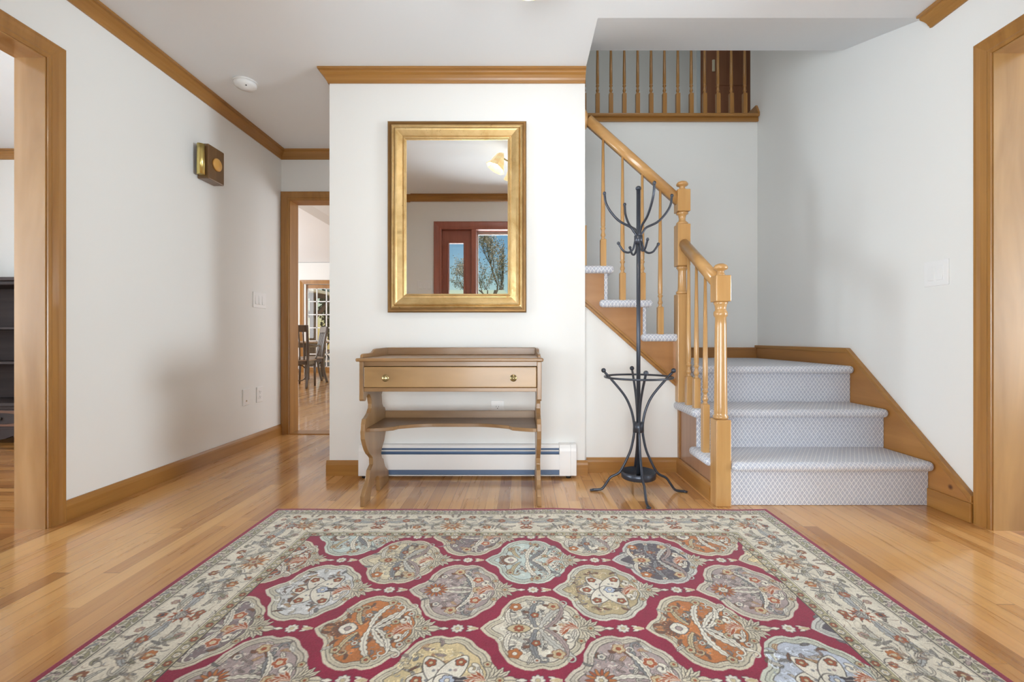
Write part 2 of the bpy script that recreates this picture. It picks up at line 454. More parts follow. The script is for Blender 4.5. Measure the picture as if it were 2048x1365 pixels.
crown('trim_6', (-6.2, YB, H - e), (XL - TH, YB, H - e), (0, -1, 0), 'golden oak crown moulding seen through the left opening')
crown('trim_7', (XL, YF, H - e), (XR, YF, H - e), (0, 1, 0), 'oak crown moulding over the front door', 0, 0)

def baseb(name, p0, p1, out, label, h=0.088, t=0.015, z=0.0):
    p0, p1, out = Vector(p0), Vector(p1), Vector(out)
    prof = [(0, 0), (t, 0), (t, h * 0.72), (t * 0.8, h * 0.86), (t * 0.45, h), (0, h)]
    bm = new()
    up = Vector((0, 0, 1))
    A = [bm.verts.new(p0 + out * a + up * (b + z)) for a, b in prof]; B = [bm.verts.new(p1 + out * a + up * (b + z)) for a, b in prof]
    n = len(prof)
    for i in range(n): bm.faces.new((A[i], A[(i + 1) % n], B[(i + 1) % n], B[i]))
    bm.faces.new(A); bm.faces.new(list(reversed(B)))
    return struct(name, bm, oak('X' if abs((p1 - p0).x) > abs((p1 - p0).y) else 'Y'), label)
CW = 0.076
baseb('baseboard_left', (XL, OY1 + CW, 0), (XL, YB, 0), (1, 0, 0), 'oak baseboard along the left wall')
baseb('baseboard_center', (XC0 - 0.015, YC, 0), (-0.935, YC, 0), (0, -1, 0), 'oak baseboard left of the heater')
baseb('baseboard_heater', (0.318, YC, 0), (XC1 + 0.015, YC, 0), (0, -1, 0), 'short oak baseboard right of the heater')
baseb('baseboard_stair', (XC1 + 0.016, YU, 0), (0.937, YU, 0), (0, -1, 0), 'oak baseboard on the wall under the stairs')
baseb('baseboard_side', (0.937, 2.255, 0), (0.937, YU, 0), (-1, 0, 0), 'oak baseboard along the side of the bottom steps')

RV = 0.004
def cprof(w):   # casing profile: across the width (0 = opening side), thickness
    return [(0, 0), (0, 0.010), (0.004, 0.012), (w * 0.2, 0.013), (w * 0.3, 0.010), (w * 0.62, 0.014), (w * 0.80, 0.018), (w - 0.004, 0.019), (w, 0.016), (w, 0)]
def casing(name, wallpt, n, t, a0, a1, zt, w, label, parent=None, mat=oak, zb=0.0):
    """frame around an opening: along horizontal axis t from a0 to a1 and up to zt; n is the normal into the room."""
    n, t = Vector(n), Vector(t); O = Vector(wallpt); up = Vector((0, 0, 1))
    pr = cprof(w); bm = new()
    def strip(fr):
        rings = [[bm.verts.new(f(a, b)) for a, b in pr] for f in fr]
        m = len(pr)
        for i in range(m): bm.faces.new((rings[0][i], rings[0][(i + 1) % m], rings[1][(i + 1) % m], rings[1][i]))
        bm.faces.new(rings[0]); bm.faces.new(list(reversed(rings[1])))
    strip([lambda a, b: O + t * (a1 + RV + a) + n * b + up * zb, lambda a, b: O + t * (a1 + RV + a) + n * b + up * (zt + RV + a)])
    strip([lambda a, b: O + t * (a0 - RV - a) + n * b + up * zb, lambda a, b: O + t * (a0 - RV - a) + n * b + up * (zt + RV + a)])
    strip([lambda a, b: O + t * (a0 - RV - a) + n * b + up * (zt + RV + a), lambda a, b: O + t * (a1 + RV + a) + n * b + up * (zt + RV + a)])
    if parent is not None: return obj(name, bm, mat('Z'), parent)
    return struct(name, bm, mat('Z'), label)
casing('trim_8', (XL, 0, 0), (1, 0, 0), (0, 1, 0), OY0, OY1, OZ, CW, 'oak casing of the left opening')
multi('trim_9', jambw('Z'), [(XL - TH - 0.006, XL + 0.006, OY1, OY1 + 0.02, 0, OZ + 0.012), (XL - TH - 0.006, XL + 0.006, OY0 - 0.02, OY0, 0, OZ + 0.012),
                             (XL - TH - 0.006, XL + 0.006, OY0, OY1, OZ, OZ + 0.02)], 'varnished jamb of the left opening')
casing('trim_10', (XR, 0, 0), (-1, 0, 0), (0, 1, 0), OY0, OY1 - 0.017, 1.983, CW - 0.003, 'oak casing of the right opening')
multi('trim_11', wood('brown_jamb_board', (136, 98, 50), (176, 136, 82), 'Z', 0.32, 0.2, 0.6, 14), [(XR - 0.006, XR + TH + 0.006, OY1 - 0.017, OY1 + 0.003, 0, 1.995), (XR - 0.006, XR + TH + 0.006, OY0 - 0.02, OY0, 0, 1.995),
                              (XR - 0.006, XR + TH + 0.006, OY0, OY1 - 0.017, 1.983, 2.003)], 'varnished jamb of the right opening')
casing('trim_12', (0, YB, 0), (0, -1, 0), (1, 0, 0), HX0, HX1, HZ, 0.068, 'oak casing of the hall doorway')
multi('trim_13', oak('Z'), [(HX0 - 0.02, HX0, YB - 0.006, YB + 0.136, 0, HZ + 0.012), (HX0, HX1 + 0.02, YB - 0.006, YB + 0.136, HZ, HZ + 0.02)], 'oak jamb of the hall doorway')
multi('trim_14', oak('X'), [(HX0, HX1, YB - 0.01, YB + 0.14, 0.0, 0.006)], 'flat wooden threshold of the hall doorway')

# ------------------------------------------------------------------ staircase
st = thing('staircase', 'carpeted staircase turning left with oak handrails, square newel posts and turned balusters', 'staircase', (1.45, 2.2, 0))
RX1 = XR - 0.018                 # inner face of the wall skirt
R1, R2, R3 = 2.20, 2.47, 2.723
T1, T2, T3 = 0.216, 0.424, 0.638
def nose(bm, x0, x1, y0, y1, zt, th=0.046, r=0.021):
    box(bm, x0, x1, y0, y1, zt - th, zt, r, seg=4)
    for f in bm.faces: f.smooth = True
XO = 0.905                       # open-side overhang of the treads
def tread(x0, x1, y0, y1, zt, **k):
    bm = new(); nose(bm, x0, x1, y0, y1, zt, **k); return obj('tread', bm, CARPET, st)
bm = new(); nose(bm, 0.996, RX1, R1 - 0.042, R2 + 0.03, T1); nose(bm, XO, 1.04, 2.252, R2 + 0.03, T1 - 0.0004); obj('tread', bm, CARPET, st)
tread(XO, RX1, R2 - 0.042, R3 + 0.03, T2)
tread(1.0, RX1, R3 - 0.042, YB + 0.02, T3)
bxobj('riser', CARPET, st, 0.942, RX1, R1, R1 + 0.03, 0.0, T1 - 0.03, bev=0.004)
bxobj('riser', CARPET, st, 0.942, RX1, R2, R2 + 0.03, T1 - 0.02, T2 - 0.03, bev=0.004)
bxobj('riser', CARPET, st, 0.99, RX1, R3, R3 + 0.03, T2 - 0.02, T3 - 0.03, bev=0.004)
# side panels of the bottom steps
bm = new(); prism(bm, [(2.25, 0), (YU, 0), (YU, T2 - 0.05), (R2 + 0.012, T2 - 0.05), (R2 + 0.012, T1 - 0.046), (2.25, T1 - 0.046)], 'X', 0.94, 0.952)
obj('side_panel', bm, maple('Z') if False else wood('mauve_brown_panel', (150, 110, 84), (176, 136, 106), 'Z', 0.3, 0.3), st)
bm = new(); box(bm, 0.932, 0.945, YU - 0.03, YU, 0.09, T2 - 0.05, 0.002); obj('corner_bead', bm, oak('Z'), st)
# upper flight: treads run to the left, risers face the landing
UT = [(0.470 + 0.236, 0.97, 0.827), (0.463, 0.741, 1.030), (0.232, 0.511, 1.232), (0.0, 0.281, 1.435), (-0.23, 0.05, 1.638), (-0.46, -0.18, 1.841), (-0.69, -0.41, 2.044)]
for i, (xa, xb, z) in enumerate(UT):
    x1 = xb + 0.039 if i else 0.94
    if i == 0: xa = 0.711
    if i >= 3:
        tread(xa, min(x1, 0.365) if i == 3 else x1, YU + 0.031, YB + 0.02, z)
    else:
        tread(xa, x1, YU - 0.038, YB + 0.02, z)
    zb = T3 if i == 0 else UT[i - 1][2]
    if i == 0: bxobj('riser', CARPET, st, xb - 0.03, xb, YU + 0.03, YB, zb - 0.02, z - 0.03, bev=0.004)
    else: bxobj('riser', CARPET, st, xb - 0.018, xb + (0.004), YU - 0.002, YB, zb - 0.02, z - 0.03, bev=0.004)
# closed stringer below the upper flight
def zlow(x): return 0.497 + (0.937 - x) * 0.885
pts = [(0.937, zlow(0.937)), (0.937, 0.781), (0.741 - 0.018, 0.781), (0.723, 0.984), (0.493, 0.984), (0.493, 1.186), (XC1, 1.186), (XC1, zlow(XC1))]
pts = [(0.92, zlow(0.92)), (0.92, 0.782), (0.723, 0.782), (0.723, 0.985), (0.493, 0.985), (0.493, 1.187), (XC1 + 0.001, 1.187), (XC1 + 0.001, zlow(XC1))]
bm = new(); prism(bm, [(p[0], p[1]) for p in pts], 'Y', YU - 0.006, YU + 0.025); obj('stringer', bm, wood('stringer_board', (148, 100, 56), (178, 130, 82), 'X', 0.35, 0.3, 0.5, 14), st)
bm = new()
for dz, pr in ((0.0, 0.017), (0.024, 0.011)):
    prism(bm, [(XC1 + 0.001, zlow(XC1) + dz), (0.92, zlow(0.92) + dz), (0.92, zlow(0.92) + dz + 0.02), (XC1 + 0.001, zlow(XC1) + dz + 0.02)], 'Y', YU - pr, YU - 0.003, 0.002)
obj('stringer_moulding', bm, oak('X'), st)
# under-stair wall up to the stringer
bm = new(); prism(bm, [(XC1 + 0.0005, 0.0), (0.937, 0.0), (0.937, zlow(0.937) + 0.01), (XC1 + 0.0005, zlow(XC1) + 0.01)], 'Y', YU, YU + 0.028)
struct('wall_stair', bm, WALL)
bm = new(); box(bm, XC1 + 0.0005, XC1 + 0.018, YU - 0.004, YU + 0.025, 1.236, 1.475); obj('skirt_end', bm, birch('Z'), st)
# wall skirt on the right and landing baseboards
sk = [(1.985, 0.0), (1.985, 0.098), (2.749, 0.722), (YB, 0.722), (YB, T3 - 0.02), (2.8, T3 - 0.02), (2.75, 0.40), (2.50, 0.2), (2.25, 0.0)]
bm = new(); prism(bm, sk, 'X', XR - 0.018, XR); obj('skirt_board', bm, pine('Y'), st)
bm = new()
def bandp(a, b, t0, t1):
    d = Vector((0, b[0] - a[0], b[1] - a[1])).normalized(); nrm = Vector((0, -d.z, d.y))
    return [(a[0], a[1]), (b[0], b[1]), (b[0] + nrm.y * -0.0, b[1] - 0.02), (a[0], a[1] - 0.02)]
prism(bm, [(1.985, 0.118), (2.749, 0.742), (2.749, 0.712), (1.985, 0.088)], 'X', XR - 0.026, XR, 0.003)
prism(bm, [(2.749, 0.742), (YB, 0.742), (YB, 0.722), (2.749, 0.712)], 'X', XR - 0.026, XR, 0.003)
obj('skirt_cap', bm, oak('Y'), st)
bm = new(); box(bm, 1.985, 2.0, 0, 1, 0, 1) if False else box(bm, XR - 0.028, XR, 1.985, 2.2, 0.0, 0.085, 0.003); obj('skirt_plinth', bm, oak('Y'), st)
bm = new(); box(bm, 0.95, XR - 0.018, YB - 0.018, YB, T3 - 0.02, 0.722, 0.002); box(bm, 0.95, XR - 0.02, YB - 0.024, YB, 0.708, 0.724, 0.003)
obj('landing_baseboard', bm, pine('X'), st)

# newel posts
def newel(x0, y0, w, zb, z1, zc0, zc1, ztop, mid=None, name='newel_post'):
    cx, cy = x0 + w / 2, y0 + w / 2; bm = new(); r = w / 2
    box(bm, x0, x0 + w, y0, y0 + w, zb, z1, 0.004)
    box(bm, x0, x0 + w, y0, y0 + w, zc0, zc1, 0.004)
    def turned(a, b):
        L = b - a
        if L > 0.3:
            lathe(bm, [(r * .80, a), (r * .98, a + .006), (r * .98, a + .014), (r * .82, a + .022), (r * .86, a + .03), (r * .84, a + .06), (r * .74, b - .12), (r * .70, b - .075), (r * .86, b - .068), (r * .9, b - .058), (r * .86, b - .048),
                        (r * .72, b - .042), (r * .70, b - .03), (r * .80, b - .014), (r * .92, b - .006), (r * .85, b)], cx, cy)
        elif L > 0.12:
            lathe(bm, [(r * .80, a), (r * .95, a + .006), (r * .95, a + .014), (r * .70, a + .022), (r * .66, a + .05), (r * .62, b - .03), (r * .72, b - .02), (r * .9, b - .012), (r * .8, b)], cx, cy)
        else:
            lathe(bm, [(r * .8, a), (r * .95, a + .006), (r * .85, a + .012), (r * .55, a + .022), (r * .50, a + L * .5), (r * .62, b - .018), (r * .95, b - .01), (r * .8, b)], cx, cy)
    if mid:
        turned(z1, mid[0]); box(bm, x0, x0 + w, y0, y0 + w, mid[0], mid[1], 0.004); turned(mid[1], zc0)
    else: turned(z1, zc0)
    o = obj(name, bm, birch('Z'), st)
    f = new(); h = ztop - zc1
    lathe(f, [(r * .5, zc1 - .002), (r * .62, zc1 + h * .06), (r * .5, zc1 + h * .16), (r * .42, zc1 + h * .3), (r * .5, zc1 + h * .42), (r * .85, zc1 + h * .52), (r * .92, zc1 + h * .62), (r * .9, zc1 + h * .72), (r * .72, zc1 + h * .88), (r * .4, zc1 + h * .97), (0.002, ztop)], cx, cy, 28)
    obj('finial', f, birch('Z'), o)
    return o
newel(0.922, 2.177, 0.072, 0.0, 0.412, 0.975, 1.10, 1.160)
newel(0.9186, 2.70, 0.075, T2 - 0.002, 1.061, 1.5495, 1.679, 1.735, mid=(1.228, 1.475))

def baluster_bm(cx, cy, z0, blk, ztop, w=0.034):
    bm = new(); h = w / 2
    box(bm, cx - h, cx + h, cy - h, cy + h, z0, z0 + blk - 0.006, 0.002)
    a = z0 + blk
    lathe(bm, [(h * .95, a - .007), (h * .55, a + .004), (h * .60, a + .010), (h * .80, a + .016), (h * .85, a + .022), (h * .62, a + .034), (h * .55, a + .044), (h * .62, a + .052), (h * .86, a + .058), (h * .86, a + .063),
               (h * .6, a + .068), (h * .78, a + .078), (h * .76, a + .16), (h * .42, ztop)], cx, cy, 14)
    return bm
def zrail(x): return 2.137 - 0.885 * (x - 0.393) - 0.075    # underside of the upper rail
for cx, z0, blk in ((0.4975 - 0.012, 1.232, 0.165), (0.601, 1.030, 0.168), (0.7185, 1.030, 0.168), (0.8255, 0.827, 0.168)):
    obj('baluster', baluster_bm(cx, YU - 0.012, z0 - 0.004, blk, zrail(cx) + 0.02), birch('Z'), st)
obj('baluster', baluster_bm(0.945, 2.60, T2 - 0.004, 0.17, 1.275), birch('Z'), st)
obj('baluster', baluster_bm(0.945, 2.485, T2 - 0.004, 0.17, 1.20), birch('Z'), st)
obj('baluster', baluster_bm(0.945, 2.365, T1 - 0.004, 0.255, 1.13), birch('Z'), st)
# handrails
rp = [(x * .9, z * .92) for x, z in [(-0.018, 0.0), (0.018, 0.0), (0.021, 0.012), (0.027, 0.020), (0.030, 0.032), (0.028, 0.048), (0.020, 0.060), (0.008, 0.066), (-0.008, 0.066), (-0.020, 0.060), (-0.028, 0.048), (-0.030, 0.032), (-0.027, 0.020), (-0.021, 0.012)]]
def rail(p0, p1, name='handrail', mat=None):
    p0, p1 = Vector(p0), Vector(p1); d = (p1 - p0).normalized(); side = d.cross(Vector((0, 0, 1))).normalized(); up = side.cross(d).normalized()
    bm = new(); sweep(bm, rp, [(p0, side, up), (p1, side, up)])
    for f in bm.faces:
        if len(f.verts) == 4: f.smooth = True
    return obj(name, bm, mat or birch('X'), st)
rail((XC1 + 0.005, YU - 0.012, zrail(XC1) - 0.002), (0.925, YU - 0.012, zrail(0.925) - 0.002))
rail((0.95, 2.705, 1.325), (0.95, 2.242, 1.045), mat=birch('Y'))
bm = new(); R = Matrix.Rotation(PI / 2, 4, 'Y')
M4 = Matrix.Translation((XC1, YU - 0.012, 2.098)) @ R
lathe(bm, [(0.058, 0.0), (0.058, 0.006), (0.052, 0.009), (0.052, 0.013), (0.044, 0.017), (0.001, 0.018)], 0, 0, 28, M4); obj('rosette', bm, birch('Z'), st)

# ------------------------------------------------------------------ upstairs: slab, balcony rail, hall wall and door
multi('floor_upstairs', FLOORX, [(-2.0, 4.5, YB + 0.02, 5.1, 2.45, Z2 - 0.004)])
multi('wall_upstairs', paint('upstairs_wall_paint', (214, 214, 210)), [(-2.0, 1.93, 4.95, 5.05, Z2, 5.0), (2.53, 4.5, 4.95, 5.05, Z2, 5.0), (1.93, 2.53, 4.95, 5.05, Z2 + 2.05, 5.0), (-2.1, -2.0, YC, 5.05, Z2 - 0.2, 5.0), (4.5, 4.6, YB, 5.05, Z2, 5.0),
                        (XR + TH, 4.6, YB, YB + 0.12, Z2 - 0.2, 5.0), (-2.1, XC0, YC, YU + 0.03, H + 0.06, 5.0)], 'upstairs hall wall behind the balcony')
multi('ceiling_upstairs', CEIL, [(-2.1, 4.6, 2.2, 5.1, 5.0, 5.1)])
br = thing('balcony_railing', 'upstairs balcony railing with oak balusters above the stairwell', 'railing', (1.0, 3.85, Z2))
bm = new(); box(bm, XC1 - 0.6, XR, 3.785, 3.95, 2.634, 2.658, 0.008, seg=3); obj('nosing', bm, oak('X'), br)
bm = new(); box(bm, XC1 - 0.6, XR, 3.812, 3.83, 2.600, 2.635, 0.003); obj('apron', bm, oak('X'), br)
for k in range(12):
    x = (1195 + 26.75 * k - 1043) * 3.885 / 920
    obj('baluster', baluster_bm(x, 3.885, 2.657, 0.215, 3.46), oak('Z'), br)
for k in range(1, 6):
    x = (1195 - 26.75 * k - 1043) * 3.885 / 920
    obj('baluster', baluster_bm(x, 3.885, 2.657, 0.215, 3.46), oak('Z'), br)
bm = new(); sweep(bm, rp, [(Vector((XC1 - 0.6, 3.885, 3.45)), Vector((0, 1, 0)), Vector((0, 0, 1))), (Vector((XR + 0.02, 3.885, 3.45)), Vector((0, 1, 0)), Vector((0, 0, 1)))]); obj('handrail', bm, oak('X'), br)
bm = new(); prism(bm, [(3.83, 2.658), (3.79, 2.658), (3.79, 2.665), (3.83, 2.74), (3.98, 2.74), (3.98, 2.658)], 'X', XR - 0.016, XR); struct('trim_15', bm, oak('Y'), 'dark wedge of baseboard at the end of the balcony ledge')
# door in the upstairs hall
dr = thing('door_1', 'reddish brown panelled upstairs door behind the balcony balusters', 'door', (2.22, 4.95, Z2)); dr['kind'] = 'structure'
bm = new(); box(bm, 1.985, 2.47, 4.945, 4.985, Z2, Z2 + 2.03, 0.003); obj('door_leaf', bm, reddoor('Z'), dr)
bm = new()
for z0, z1 in ((0.12, 0.70), (0.86, 1.90)):
    box(bm, 2.11, 2.40, 4.936, 4.950, Z2 + z0, Z2 + z1, 0.006)
obj('panel', bm, reddoor('Z'), dr)
bm = new(); box(bm, 2.045, 2.075, 4.925, 4.946, 3.66, 3.79, 0.008); obj('lock_plate', bm, plain('ivory_plate', (226, 218, 190), 0.4), dr)
bm = new(); tube(bm, [(2.06, 4.93, 3.725), (2.06, 4.88, 3.725)], 0.008); ball(bm, (2.06, 4.872, 3.725), 0.022); obj('door_knob', bm, OLDBRASS, dr) if False else bm.free()
casing('casing', (0, 4.95, 0), (0, -1, 0), (1, 0, 0), 1.98, 2.48, Z2 + 2.04, 0.06, '', dr, reddoor, Z2)
bm = new(); box(bm, 1.885, 1.918, 4.925, 4.95, Z2, Z2 + 2.1, 0.002); struct('trim_16', bm, plain('pale_grey_blue_paint', (205, 214, 216), 0.5), 'pale strip beside the upstairs door')

# ------------------------------------------------------------------ mirror
mi = thing('wall_mirror', 'large rectangular wall mirror in a wide gold frame above the console table', 'mirror', (-0.372, YC, 0.95))
MX0, MX1, MZ0, MZ1 = -0.775, 0.028, 0.950, 2.058; FW = 0.108; YM = YC - 0.001
fp = [(0.0, 0.0), (0.0, 0.022), (0.006, 0.028), (0.014, 0.028), (0.017, 0.024), (0.021, 0.024), (0.025, 0.032), (0.033, 0.036), (0.038, 0.033), (0.040, 0.030), (0.044, 0.040), (0.052, 0.043), (0.060, 0.041), (0.078, 0.030), (0.086, 0.025), (0.088, 0.021),
      (0.092, 0.021), (0.096, 0.025), (0.101, 0.024), (0.104, 0.018), (0.108, 0.017), (0.108, 0.0)]
def frame_ring(bm, prof, x0, x1, z0, z1, y):
    rings = []
    for a, b in prof:
        rings.append([bm.verts.new((x0 + a, y - b, z0 + a)), bm.verts.new((x1 - a, y - b, z0 + a)), bm.verts.new((x1 - a, y - b, z1 - a)), bm.verts.new((x0 + a, y - b, z1 - a))])
    for i in range(len(rings) - 1):
        for k in range(4):
            bm.faces.new((rings[i][k], rings[i][(k + 1) % 4], rings[i + 1][(k + 1) % 4], rings[i + 1][k]))
bm = new(); frame_ring(bm, fp[5:], MX0, MX1, MZ0, MZ1, YM); obj('frame', bm, GOLD, mi)
bm = new(); frame_ring(bm, fp[:6], MX0, MX1, MZ0, MZ1, YM); obj('outer_edge', bm, GOLDDARK, mi)
gx0, gx1, gz0, gz1 = MX0 + 0.106, MX1 - 0.106, MZ0 + 0.106, MZ1 - 0.106; bw = 0.024; yg = YM - 0.016
bm = new()
bmesh_pts = lambda a, y: [bm.verts.new((gx0 + a, y, gz0 + a)), bm.verts.new((gx1 - a, y, gz0 + a)), bm.verts.new((gx1 - a, y, gz1 - a)), bm.verts.new((gx0 + a, y, gz1 - a))]
o_, i_ = bmesh_pts(0, yg + 0.0004), bmesh_pts(bw, yg)
for k in range(4): bm.faces.new((o_[k], o_[(k + 1) % 4], i_[(k + 1) % 4], i_[k]))
bm.faces.new(i_); obj('mirror_glass', bm, MIRROR, mi, keep=False)

# ------------------------------------------------------------------ console table
ct = thing('console_table', 'brown maple console table with one drawer and scrolled side panels under the mirror', 'table', (-0.337, 2.38, 0))
mx, mz, my = maple('X'), maple('Z'), maple('Y')
bxobj('table_top', mx, ct, -0.778, 0.1035, 2.15, 2.612, 0.690, 0.7065, bev=0.006, seg=3)
side = [(2.165, 0.69), (2.165, 0.512), (2.172, 0.503), (2.195, 0.500), (2.208, 0.506), (2.215, 0.52), (2.232, 0.528), (2.255, 0.524), (2.275, 0.505), (2.286, 0.475), (2.282, 0.452), (2.262, 0.432), (2.225, 0.418), (2.200, 0.412), (2.186, 0.390),
        (2.179, 0.359), (2.184, 0.32), (2.203, 0.2876), (2.226, 0.258), (2.252, 0.234), (2.285, 0.214), (2.303, 0.200), (2.306, 0.168), (2.285, 0.158), (2.264, 0.150), (2.254, 0.128), (2.246, 0.1077), (2.226, 0.09), (2.203, 0.0743), (2.186, 0.056), (2.178, 0.049),
        (2.178, 0.0), (2.265, 0.0), (2.275, 0.03), (2.290, 0.052), (2.322, 0.075), (2.352, 0.088), (2.378, 0.088), (2.400, 0.078), (2.410, 0.058), (2.413, 0.03), (2.416, 0.0), (2.579, 0.0), (2.579, 0.060), (2.55, 0.075), (2.519, 0.096), (2.500, 0.12),
        (2.482, 0.1477), (2.455, 0.165), (2.442, 0.185), (2.444, 0.200), (2.457, 0.2135), (2.495, 0.245), (2.521, 0.285), (2.535, 0.34), (2.52, 0.408), (2.508, 0.425), (2.48, 0.432), (2.462, 0.45), (2.457, 0.466), (2.45, 0.50), (2.47, 0.52), (2.54, 0.53), (2.60, 0.54), (2.60, 0.69)]
for xa in (-0.765, 0.073):
    bm = new(); prism(bm, side, 'X', xa, xa + 0.021, 0.0025); obj('side_panel', bm, mz, ct)
bm = new(); box(bm, -0.744, 0.073, 2.172, 2.19, 0.668, 0.690, 0.001); box(bm, -0.744, 0.073, 2.168, 2.188, 0.548, 0.5665, 0.002); box(bm, -0.744, 0.073, 2.19, 2.59, 0.5485, 0.560); box(bm, -0.744, 0.073, 2.58, 2.598, 0.548, 0.69)
obj('drawer_case', bm, mx, ct)
dw = bxobj('drawer', wood('drawer_front', (122, 90, 52), (170, 132, 84), 'X', 0.36, 0.15, 0.5, 14), ct, -0.741, 0.0705, 2.160, 2.182, 0.5685, 0.6655, bev=0.003)
for kx in (-0.6387, -0.038):
    bm = new(); M4 = Matrix.Translation((kx, 2.160, 0.613)) @ Matrix.Rotation(PI / 2, 4, 'X')
    lathe(bm, [(0.008, 0), (0.016, 0.001), (0.0165, 0.004), (0.0135, 0.006), (0.007, 0.008), (0.006, 0.010), (0.010, 0.012), (0.0125, 0.014), (0.0125, 0.016), (0.010, 0.019), (0.0075, 0.0185), (0.006, 0.020), (0.0005, 0.021)], 0, 0, 24, M4)
    obj('knob', bm, OLDBRASS, dw)
# shelf with shaped front
sf = []
xs0, xs1 = -0.744, 0.073
def fr(s):   # s 0..1 from end to centre
    if s < 0.30: return 2.205 + 0.040 * (s / 0.30) ** 1.6
    return 2.272 + 0.062 * math.sin(min(1, (s - 0.30) / 0.45) * PI / 2)
N = 24
for i in range(N + 1):
    s = i / N; sf.append((xs0 + (xs1 - xs0) / 2 * s, fr(s)))
sf += [(xs0 + xs1 - x, y) for x, y in reversed(sf[:-1])]
bm = new(); prism(bm, sf + [(xs1, 2.515), (xs0, 2.515)], 'Z', 0.3495, 0.367, 0.002); obj('shelf', bm, mx, ct)
bxobj('shelf_backboard', mx, ct, xs0, xs1, 2.507, 2.520, 0.362, 0.405, bev=0.002)
# gallery around the top
bxobj('gallery_back', mx, ct, -0.756, 0.078, 2.592, 2.606, 0.7065, 0.748, bev=0.003)
gp = [(2.175, 0.7065), (2.175, 0.712), (2.18, 0.720), (2.19, 0.7245), (2.205, 0.7265), (2.29, 0.7265), (2.325, 0.729), (2.345, 0.736), (2.36, 0.743), (2.385, 0.747), (2.592, 0.748), (2.592, 0.7065)]
for xa in (-0.764, 0.078):
    bm = new(); prism(bm, gp, 'X', xa, xa + 0.012, 0.002); obj('gallery_side', bm, my, ct)

# ------------------------------------------------------------------ baseboard heater
hx0, hx1 = -0.930, 0.314; hy = YC - 0.001
ht = thing('baseboard_heater', 'long white baseboard heater on the floor behind the console table', 'heater', (-0.3, 2.65, 0))
bxobj('back_plate', WHITE, ht, hx0 + 0.03, hx1 - 0.04, hy - 0.006, hy, 0.018, 0.186)
bm = new(); prism(bm, [(hy - 0.006, 0.186), (hy - 0.006, 0.178), (hy - 0.035, 0.174), (hy - 0.037, 0.168), (hy - 0.040, 0.168), (hy - 0.040, 0.178), (hy - 0.035, 0.186)], 'X', hx0 + 0.05, hx1 - 0.08); obj('top_hood', bm, WHITE, ht)
bm = new(); box(bm, hx0 + 0.05, hx1 - 0.08, hy - 0.046, hy - 0.043, 0.150, 0.158, 0, Matrix.Rotation(0.5, 3, 'X')); obj('damper', bm, WHITE, ht)
bxobj('front_panel', WHITE, ht, hx0 + 0.05, hx1 - 0.08, hy - 0.060, hy - 0.056, 0.048, 0.136, bev=0.0015)
bxobj('lower_lip', WHITE, ht, hx0 + 0.05, hx1 - 0.08, hy - 0.058, hy - 0.006, 0.014, 0.018)
bm = new(); box(bm, hx0 + 0.04, hx1 - 0.05, hy - 0.052, hy - 0.008, 0.020, 0.050); 
box(bm, hx0 + 0.04, hx1 - 0.05, hy - 0.030, hy - 0.008, 0.05, 0.166)
obj('heating_element', bm, HEATBLUE, ht)
bm = new()
ep = [(hy, 0.0145), (hy - 0.066, 0.0145), (hy - 0.066, 0.155), (hy - 0.062, 0.172), (hy - 0.050, 0.189), (hy - 0.03, 0.192), (hy, 0.192)]
prism(bm, ep, 'X', hx1 - 0.098, hx1 - 0.034, 0.002); prism(bm, [(y + 0.002 if y < hy else y, z) for y, z in ep], 'X', hx1 - 0.034, hx1, 0.003); obj('end_cap', bm, WHITE, ht)
bm = new(); prism(bm, ep, 'X', hx0, hx0 + 0.07, 0.002); obj('end_cap', bm, WHITE, ht)
for fx in (hx1 - 0.045, hx0 + 0.03):
    bm = new(); tube(bm, [(fx, hy - 0.045, 0.0), (fx, hy - 0.045, 0.016)], 0.014); obj('foot', bm, BLACK, ht)

# ------------------------------------------------------------------ coat rack
CXr, CYr = 0.609, 2.396
cr = thing('coat_rack', 'dark wrought iron coat rack with umbrella ring beside the newel post', 'coat rack', (CXr, CYr, 0))
bm = new(); tube(bm, [(CXr, CYr, 0.075), (CXr, CYr, 1.575)], 0.0105, 14); lathe(bm, [(0.0105, 1.572), (0.0145, 1.578), (0.0145, 1.586), (0.008, 1.592), (0.0005, 1.593)], CXr, CYr, 16)
obj('pole', bm, IRON, cr)
def radial(prof, ang, s=1.0):
    return [(CXr + d * s * math.cos(ang), CYr + d * s * math.sin(ang), z) for d, z in prof]
legp = [(0.173, 0.621), (0.143, 0.589), (0.073, 0.503), (0.0395, 0.433), (0.0235, 0.363), (0.0225, 0.32), (0.024, 0.292), (0.0385, 0.222), (0.061, 0.167), (0.0885, 0.113), (0.108, 0.092), (0.143, 0.074), (0.164, 0.045), (0.186, 0.015), (0.21, 0.008), (0.238, 0.007)]
ROT = math.radians(-3)
for k in range(4):
    a = PI / 2 * k + ROT + (0.0 if k != 3 else 0.0); bm = new()
    tube(bm, spline(radial(legp, a), 6), 0.0065, 10)
    p = radial([(0.180, 0.632)], a)[0]; ball(bm, p, 0.0125, seg=16)
    q = radial([(0.240, 0.0055)], a)[0]; ball(bm, q, 0.013, (1, 1, 0.38), seg=12)
    obj('leg', bm, IRON, cr)
ring = [(CXr + 0.173 * math.cos(2 * PI * i / 64), CYr + 0.173 * math.sin(2 * PI * i / 64), 0.598) for i in range(64)]
bm = new(); tube(bm, ring, 0.0055, 10, closed=True); obj('umbrella_ring', bm, IRON, cr)
bm = new(); lathe(bm, [(0.022, 0.310), (0.0275, 0.312), (0.0285, 0.3625), (0.022, 0.364)], CXr, CYr, 24); obj('leg_band', bm, IRON, cr)
